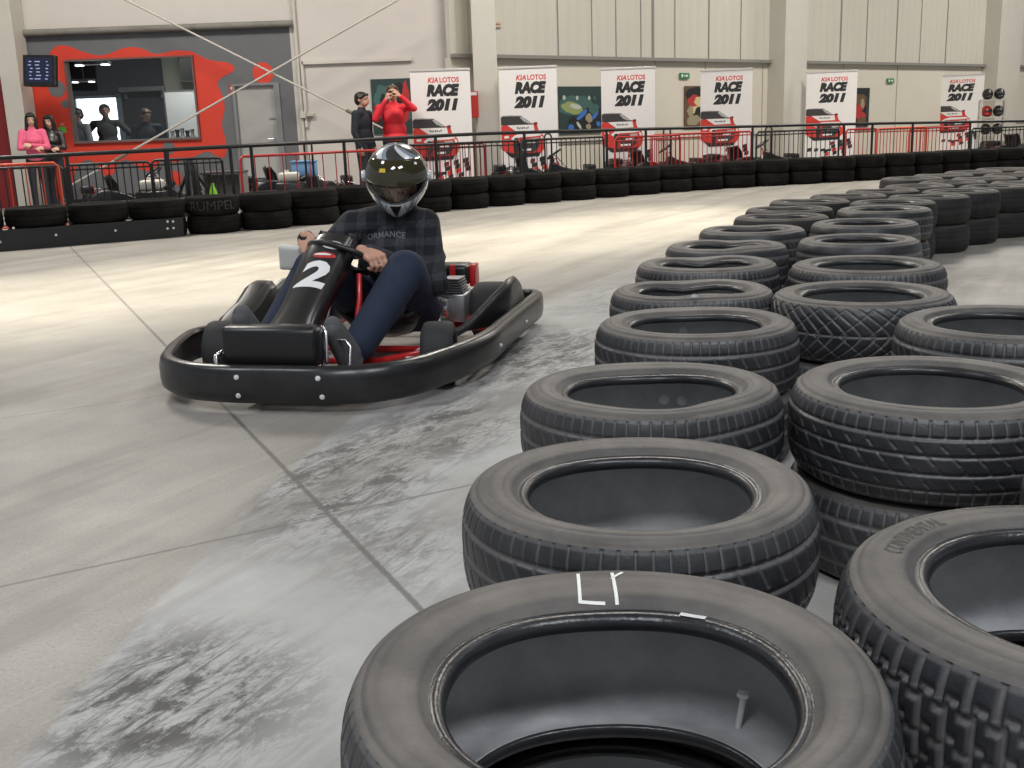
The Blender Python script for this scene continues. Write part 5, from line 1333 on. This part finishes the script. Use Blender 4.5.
# parked karts behind the fence: the same machine without its racing number
P2a = offset_path(bwalk, 3.2); P2b = offset_path(bwalk, 1.95)
plab = ['parked kart lying low behind the black barrier under the control room window', 'parked kart behind the red barrier next to the grey door', 'parked kart behind the barrier at the second race banner', 'parked kart behind the barrier at the third race banner', 'parked kart behind the barrier at the fourth race banner', 'parked kart behind the black barrier under the helmet rack']
SHL = mat('red_kart_shell', (.4, .02, .025), .3)
for i, (x, rz) in enumerate([(100, 2.0), (262, 2.0), (515, 1.86), (632, 1.95), (730, 1.92), (1008, 1.92)]):
    q = px_on_path(P2a if i < 2 else P2b, x); c = copy_tree(kart, None, ('number', 'logo', 'top_patch', 'bolt', 'steering_fairing'))
    c.location = (q.x, q.y, 0.12 if True else 0); c.rotation_euler = (0, 0, rz); c['label'] = plab[i]; c['group'] = 'parked karts'
    pal = thing('kart_trolley', plab[i].replace('parked kart', 'low steel trolley under the parked kart').replace('lying low ', ''), 'trolley', (q.x, q.y, 0), rz, 'trolleys under the parked karts')
    mb = MB()
    for sx in (-1, 1): mb.box((sx * .25, -.45, .085), (.05, 1.5, .045))
    for sy in (-1.1, .2): mb.box((0, sy, .085), (.7, .05, .045))
    mb.build('frame', BLACKM, pal)
    for sx in (-1, 1):
        for sy in (-1.1, .2): MB().tube([(sx * .32 - .015, sy, .031), (sx * .32 + .015, sy, .031)], .03, 12).build('caster', BLACKP, pal, smooth=True)

# ------------------------------------------------------------------ the driver
drv_loc, drv_rot = KO, KA
hoodm, nt, b = new_mat('dark_plaid_fleece')
tc = N(nt, 'ShaderNodeTexCoord'); sp = N(nt, 'ShaderNodeSeparateXYZ'); nt.links.new(tc.outputs['Object'], sp.inputs[0])
def bandn(out, per, ph, lo):
    m1 = N(nt, 'ShaderNodeMath', operation='MULTIPLY_ADD'); m1.inputs[1].default_value = 2 * PI / per; m1.inputs[2].default_value = ph; nt.links.new(out, m1.inputs[0])
    s1 = N(nt, 'ShaderNodeMath', operation='SINE'); nt.links.new(m1.outputs[0], s1.inputs[0]); r = N(nt, 'ShaderNodeMapRange'); r.inputs['From Min'].default_value = lo; r.inputs['From Max'].default_value = lo + .25; nt.links.new(s1.outputs[0], r.inputs['Value']); return r.outputs[0]
bx_, bz_ = bandn(sp.outputs['X'], .085, 0, .1), bandn(sp.outputs['Z'], .075, 1, .1)
ad = N(nt, 'ShaderNodeMath', operation='ADD'); nt.links.new(bx_, ad.inputs[0]); nt.links.new(bz_, ad.inputs[1])
ns = N(nt, 'ShaderNodeTexNoise'); ns.inputs['Scale'].default_value = 60; nt.links.new(tc.outputs['Object'], ns.inputs['Vector'])
ml = N(nt, 'ShaderNodeMath', operation='MULTIPLY'); nt.links.new(ad.outputs[0], ml.inputs[0]); nt.links.new(ns.outputs['Fac'], ml.inputs[1])
mx = N(nt, 'ShaderNodeMix', data_type='RGBA'); mx.inputs['A'].default_value = (.009, .010, .014, 1); mx.inputs['B'].default_value = (.05, .052, .062, 1); nt.links.new(ml.outputs[0], mx.inputs['Factor']); nt.links.new(mx.outputs['Result'], b.inputs['Base Color']); b.inputs['Roughness'].default_value = .9

HC = K(.45, .185, .80)                                      # head centre
HRT = Matrix.Rotation(-KA + .02, 3, 'Z') @ Matrix.Rotation(math.radians(17), 3, 'X') @ Matrix.Rotation(math.radians(2), 3, 'Y')
shL, shR = K(.36, .275, .600), K(.44, -.035, .605)
elL, elR = K(.46, .325, .36), K(.58, -.17, .44)
wrL, wrR = K(.645, .215, .455), K(.76, -.145, .545)
hipL, hipR = K(.27, .20, .20), K(.27, .02, .20)
knL, knR = K(.74, .285, .44), K(.80, -.10, .45)
anL, anR = K(1.10, .155, .15), K(1.13, -.20, .18)
toL, toR = K(1.215, .125, .275), K(1.245, -.235, .325)
HF = HC + HRT @ Vector((0, -.018, -.034))
b = MB(); head_caps(b, HF, HRT, .95)
nk = K(.36, .155, .66)
b.cone(nk, .052, HC + HRT @ Vector((0, .02, -.06)), .048)
b.cone(K(.27, .11, .20), .12, K(.30, .12, .40), .11, 16); b.cone(K(.30, .12, .40), .115, K(.35, .14, .56), .10, 16)
for S, E_, W_, H_, K_, A_2, T_, gq, sgn in ((shL, elL, wrL, hipL, knL, anL, toL, None, 1), (shR, elR, wrR, hipR, knR, anR, toR, None, -1)):
    b.cone(K(.36, .14, .62), .05, S, .045); b.cone(S, .043, E_, .037)
    b.cone(H_, .075, K_, .05); b.cone(K_, .048, A_2, .032); b.cone(A_2, .032, T_, .026)
# grips: nearest rim points to each wrist
def rimpt(q): return SWC + SQ @ Vector((.148 * math.cos(q), .130 * math.sin(q), 0))
for W_, side, q_ in ((wrL, -1, -.25), (wrR, 1, PI - .05)):
    g = rimpt(q_); tang = (rimpt(q_ + .05) - rimpt(q_ - .05)).normalized()
    # the palm lies on top of the rim, knuckles away from the driver, fingers curling down in front
    outw = K(.78, 0, .35).normalized(); outw = (outw - tang * outw.dot(tang)).normalized()
    nb = K(.35, .35 * (1 if side < 0 else -1), .9); nb = (nb - outw * nb.dot(outw)).normalized()
    wst = g - outw * .062 + nb * .028
    hand_caps(b, wst, outw, nb, side, 1.0, 1.12, .9)
    if side < 0: wrL = wst
    else: wrR = wst
    b.cone(elL if side < 0 else elR, .036, wst, .025)
driver = remeshed('person', b, SKIN, .0045, None, 3)
face_parts(driver, HF, HRT, .95)
h = MB()
h.cone(K(.26, .11, .24), .135, K(.29, .12, .40), .135, 20); h.cone(K(.29, .12, .40), .138, K(.34, .13, .54), .120, 20)
h.ell(K(.37, .13, .48), (.17, .13, .15), n=14); h.ell(K(.30, .12, .30), (.18, .16, .11), n=14)
h.cone(K(.36, .145, .62), .085, K(.375, .16, .68), .080)
for S, E_, W_ in ((shL, elL, wrL), (shR, elR, wrR)):
    h.cone(K(.36, .14, .62), .085, S, .066); h.cone(S, .070, E_, .064); h.cone(E_, .066, W_ + (E_ - W_) * .10, .040)
    m_ = S.lerp(E_, .55); h.ell(m_ + K(-.03, .01, -.015), (.06, .05, .045), n=8); h.ell(E_ + K(-.02, 0, -.02), (.07, .06, .055), n=8)
hood = remeshed('hooded_sweatshirt', h, hoodm, .008, driver, 4)
j = MB(); j.ell(K(.27, .11, .19), (.17, .16, .10), n=12)
for H_, K_, A_2 in ((hipL, knL, anL), (hipR, knR, anR)):
    j.cone(H_, .105, K_, .086, 18); j.cone(K_, .084, A_2 + (K_ - A_2) * .10, .068, 18); j.ell(K_ + K(.0, 0, -.005), (.088, .09, .088), n=10)
    m_ = H_.lerp(K_, .55); j.ell(m_ + K(0, 0, -.02), (.085, .10, .08), n=10)
    c_2 = K_.lerp(A_2, .35); j.ell(c_2 + K(-.03, 0, -.02), (.065, .075, .085), n=10)
jeans = remeshed('jeans', j, JEANS, .008, driver, 4)
for A_2, T_ in ((anL, toL), (anR, toR)):
    s3 = MB(); d = (T_ - A_2).normalized(); heel = A_2 + K(.03, 0, -.045)
    s3.cone(A_2, .047, heel, .042, 14); s3.cone(heel, .042, T_ + K(.01, 0, 0), .040, 14); s3.cone(A_2 + K(.03, 0, .01), .045, T_ + K(.012, 0, .012), .036, 14)
    sh_ = remeshed('shoe', s3, SHOE, .007, driver, 3)
    dn_ = (T_ + K(.01, 0, 0) - heel).normalized(); so_n = K(.72, 0, -.2).normalized(); so_n = (so_n - dn_ * so_n.dot(dn_)).normalized()
    so_ = MB(); so_.cone(heel + so_n * .028, .032, T_ + K(.01, 0, 0) + so_n * .026, .034, 12); remeshed('sole', so_, mat('grey_sole', (.085, .085, .09), .9, noise=.2, scale=50), .007, sh_, 2)
# chest print
bvh = bvh_of([hood])
V, Fc = text2d('PERFORMANCE', .245, .026, .0, .02, 1.05); V = [(x - .1225, y) for x, y in V]
vr = (Matrix.Rotation(-KA, 3, 'Z') @ Vector((1, 0, 0)))
def chest(x, y): return K(.95, .185, .550 + y) + vr * x + Vector((0, 0, .006 * math.sin(x * 30)))
PRG = mat('grey_shirt_print', (.13, .13, .14), .8)
decal('shirt_print', V, Fc, chest, (Matrix.Rotation(-KA, 3, 'Z') @ Vector((0, 1, 0))), bvh, PRG, hood, .002, .012)
# helmet shell: grid in azimuth / elevation, opened for the eyes
def hsurf(az, el, sc=1.0):
    sc *= 1.05; ca, sa = math.cos(az), math.sin(az); ce, se = math.cos(el), math.sin(el)
    x = .132 * sa * ce; y = -.155 * ca * ce; z = .142 * se
    fr = max(0, ca)
    if se < 0:
        k_ = (-se); x *= 1 - .30 * k_ * fr; y -= .020 * fr * min(1, k_ * 2.0); z *= 1 + .10 * fr ** 2
        x *= 1 - .10 * k_
    return Vector((x * sc, y * sc, z * sc + .008))
na, ne = 300, 150; V = []; Fc = []; MI = []
e0, e1 = math.radians(-58), math.radians(90)
for i in range(ne + 1):
    for k in range(na): V.append(HC + HRT @ hsurf(-PI + 2 * PI * k / na, e0 + (e1 - e0) * i / ne))
for i in range(ne):
    for k in range(na):
        az = -PI + 2 * PI * (k + .5) / na; el_ = e0 + (e1 - e0) * (i + .5) / ne; A = math.degrees(abs(az)); Ed = math.degrees(el_)
        lowedge = -20 + 12 * (A / 62) ** 2
        if A < 62 and lowedge < Ed < 22: continue
        m_ = 1
        if Ed <= lowedge + 3 and A < 72:                      # chin bar
            ch = A / max(1e-3, 1.0)
            if A < 14 + (Ed + 24) * .35 and Ed < -24: m_ = 2
            elif 34 < A < 44 or (A > 20 and (A + Ed * .8) % 17 < 3): m_ = 3
            else: m_ = 0
            if Ed > lowedge - 1.5: m_ = 2
        elif Ed > 45:
            q = (math.degrees(az) + Ed * 1.2) % 90
            m_ = 0 if q < 22 else (3 if q < 40 else 1)
        elif 72 < A < 118 and -12 < Ed < 20: m_ = 0 if (A + Ed) % 30 < 16 else 3
        MI.append(m_); a = i * na + k; b2 = i * na + (k + 1) % na; Fc.append((a, b2, b2 + na, a + na))
HM = [mat('helmet_white', (.62, .63, .66), .25, coat=.5), mat('helmet_graphite', (.045, .043, .045), .22, coat=.5), mat('helmet_black', (.012, .012, .013), .3), mat('helmet_blue_grey', (.20, .25, .30), .25, coat=.5)]
helm = mesh_obj('helmet', V, Fc, HM, driver, True, MI); so = helm.modifiers.new('s', 'SOLIDIFY'); so.thickness = .018; so.offset = -1
# smoked visor above, clear strip over the eyes
def patch_(name, a0, e0_, e1_, sc, m, parent, low=None):
    V = []; Fc = []; nn_ = 40; me_ = 14
    for i in range(me_ + 1):
        for k in range(nn_ + 1):
            A = -a0 + 2 * a0 * k / nn_; lo = e0_ + (10 * (A / 62) ** 2 if low else 0) + (6 * (abs(A) / a0) ** 2 if not low else 0); hi = e1_ - 9 * (abs(A) / a0) ** 3
            V.append(HC + HRT @ hsurf(math.radians(A), math.radians(lo + (hi - lo) * i / me_), sc))
    for i in range(me_):
        for k in range(nn_): a = i * (nn_ + 1) + k; Fc.append((a, a + 1, a + nn_ + 2, a + nn_ + 1))
    o = mesh_obj(name, V, Fc, m, parent, True); s_m = o.modifiers.new('s', 'SOLIDIFY'); s_m.thickness = .003; return o
vis = patch_('visor', 76, 5, 49, 1.045, mat('smoked_olive_visor', (.035, .030, .012), .06, coat=.6), helm)
patch_('clear_shield', 62, -20, 7, 1.004, glass_mat('clear_shield', (.92, .92, .92), .05), helm, True)
V = []; Fc = []
for i, (A0_, E0_) in enumerate([(-30, 27), (-17, 28), (-18, 34), (-30, 33)]): V.append(HC + HRT @ hsurf(math.radians(A0_), math.radians(E0_), 1.056))
mesh_obj('visor_sticker', V, [(0, 1, 2, 3)], mat('yellow_sticker', (.7, .5, .04), .4), vis)
for s2 in (-1, 1):
    c = HC + HRT @ hsurf(s2 * math.radians(80), math.radians(8), 1.05); Rq = (HRT @ Vector((s2, 0, 0))).to_track_quat('Z', 'Y').to_matrix()
    MB().lathe([(.0001, .008), (.02, .008), (.024, 0), (.024, -.01)], 18, c=c, R=Rq).build('visor_pivot', HM[0], helm, smooth=True)
driver.location = drv_loc; driver.rotation_euler = (0, 0, drv_rot)
tag(driver, 'kart driver in a dark plaid sweatshirt, blue jeans and full-face helmet', 'person')
# pale square cloth at the driver's further hand
cl = MB(); cl.box((0, 0, 0), (.095, .035, .11), bev=.013)
g = rimpt(PI - .05)
Mk = Matrix.Translation(Vector(KO)) @ Matrix.Rotation(KA, 4, 'Z')
cloth = remeshed('wrist_pad', cl, mat('off_white_pad', (.62, .62, .60), .6), .006, driver, 2)
cloth.location = g + K(.075, -.075, -.02); cloth.rotation_euler = (.2, .1, .1)

# things standing behind the fence at the left --------------------------------------
q = px_on_path(offset_path(bwalk, 1.5), 190)
ts = thing('tripod_stand', 'black splayed tripod stand with a thick column, before the painted wall', 'stand', (q.x, q.y, 0), .2)
mb = MB(); mb.lathe([(.0001, .2), (.10, .2), (.09, .5), (.075, .74), (.05, .80), (.0001, .8)], 14); mb.build('column', BLACKP, ts, smooth=True)
for k in range(3):
    a = 2 * PI * k / 3 + .5; MB().tube([(0, 0, .72), (.17 * math.cos(a), .17 * math.sin(a), .45), (.36 * math.cos(a), .36 * math.sin(a), .02)], .02, 8).build('leg', BLACKM, ts, smooth=True)
q = px_on_path(offset_path(bwalk, 2.15), 223)
dk = thing('desk', 'small grey desk beside the grey door', 'desk', (q.x, q.y, 0), .05)
MB().box((0, 0, .60), (.55, .5, .03), bev=.004).build('tabletop', mat('dark_desk_top', (.06, .06, .06), .4), dk)
for sx in (-1, 1): MB().box((sx * .25, 0, .295), (.03, .46, .585)).build('side_panel', mat('grey_desk_panel', (.22, .21, .20), .6), dk)
MB().box((0, .2, .34), (.47, .02, .45)).build('back_panel', mat('grey_desk_panel', (.22, .21, .20), .6), dk)
q = px_on_path(offset_path(bwalk, 1.5), 210)
MBg = MB(); MBg.lathe([(.0001, 0), (.05, 0), (.055, .1), (.05, .38), (.02, .46), (.02, .49), (.0001, .49)], 16, c=(0, 0, 0))
go = MBg.build('spray_bottle', mat('lime_plastic', (.25, .6, .05), .4), smooth=True); go.location = (q.x, q.y, 0); tag(go, 'lime green bottle standing on the floor beside the black tripod stand', 'bottle')
for k, (x, lab, lt) in enumerate([(152, 'small cream generator engine on a black block below the control room window', 'a'), (290, 'small cream engine on a black block below the grey door frame', 'b')]):
    q = px_on_path(offset_path(bwalk, 1.45), x)
    e_ = thing('engine_unit', lab, 'engine', (q.x, q.y, 0), .1 * k, 'spare engines')
    MB().box((0, 0, .22), (.40, .34, .44), bev=.02).build('base_block', BLACKP, e_, smooth=True)
    mb = MB(); mb.box((-.03, 0, .51), (.26, .22, .12), bev=.025); mb.lathe([(.0001, 0), (.03, 0), (.03, .03), (.0001, .03)], 12, c=(-.06, 0, .57)); mb.build('tank', CREAMP, e_, smooth=True)
    mb = MB(); mb.tube([(.12, 0, .46), (.20, 0, .50), (.20, .1, .52)], .03, 10); mb.build('exhaust', BLACKM, e_, smooth=True)
q = px_on_path(offset_path(bwalk, 2.0), 304)
bx2 = thing('crate', 'light blue plastic box beside the narrow tube hoop', 'box', (q.x, q.y, 0), .1)
MB().box((0, 0, .24), (.36, .34, .48), bev=.015).build('stand', BLACKP, bx2); MB().box((0, 0, .58), (.34, .30, .20), bev=.02).build('bin', mat('light_blue_plastic', (.16, .34, .58), .5), bx2, smooth=True); MB().box((0, 0, .69), (.36, .32, .02), bev=.005).build('lid', mat('light_blue_plastic', (.16, .34, .58), .5), bx2)

# ------------------------------------------------------------------ light
w = bpy.data.worlds.new('world'); scene.world = w; w.use_nodes = True
w.node_tree.nodes['Background'].inputs[0].default_value = (.86, .92, 1, 1); w.node_tree.nodes['Background'].inputs[1].default_value = 0.36
def area(name, loc, sx, sy, power, col, rz=0.0, spread=180, tilt=(0, 0)):
    l = bpy.data.lights.new(name, 'AREA'); l.shape = 'RECTANGLE'; l.size = sx; l.size_y = sy; l.energy = power; l.color = col; l.spread = math.radians(spread)
    o = bpy.data.objects.new(name, l); link(o); o.location = loc; o.rotation_euler = (tilt[0], tilt[1], rz); return o
a43 = math.atan2(.69, .72)
# strip of roof glazing running the length of the hall: throws the pale band over the floor
a43 = math.atan2(.66, .75)
cn = Vector((-.66, .75)) * 7.35; mid = cn + Vector((.75, .66)) * 1.5
area('roof_glazing', (mid.x, mid.y, 7.5), 18, 2.9, 330, (1, .92, .74), a43, 17)
# rows of hall lamps
for i, (x, y, p) in enumerate([(-1.5, -3.0, 1.0), (3.0, -2.0, 1.0), (-5.5, 3.0, .6), (4.0, 5.0, .25), (9.5, 7.0, .3)]):
    area('hall_lamp', (x, y, 7.3), 2.6, 1.6, 340 * p, (.93, .96, 1), a43)
for i, (x, y, p) in enumerate([(-6, 13, .95), (1.5, 14.0, .75), (8.5, 18.5, .85), (15.5, 24, .9)]):
    area('hall_lamp', (x, y, 7.3), 2.4, 1.4, 670 * p, (1, .95, .86), a43)

area('room_lamp', (wx0 + 1.6, YL + 1.5, 2.9), 1.2, .4, 40, (1, 1, .95))  # unseen fill added to lift the control room and its whiteboard
vs = scene.view_settings
scene.display_settings.display_device = 'sRGB'
vs.view_transform = 'Standard'; vs.look = 'None'; vs.gamma = 1.0; vs.exposure = 0.0
try: vs.use_curve_mapping = False
except Exception: pass
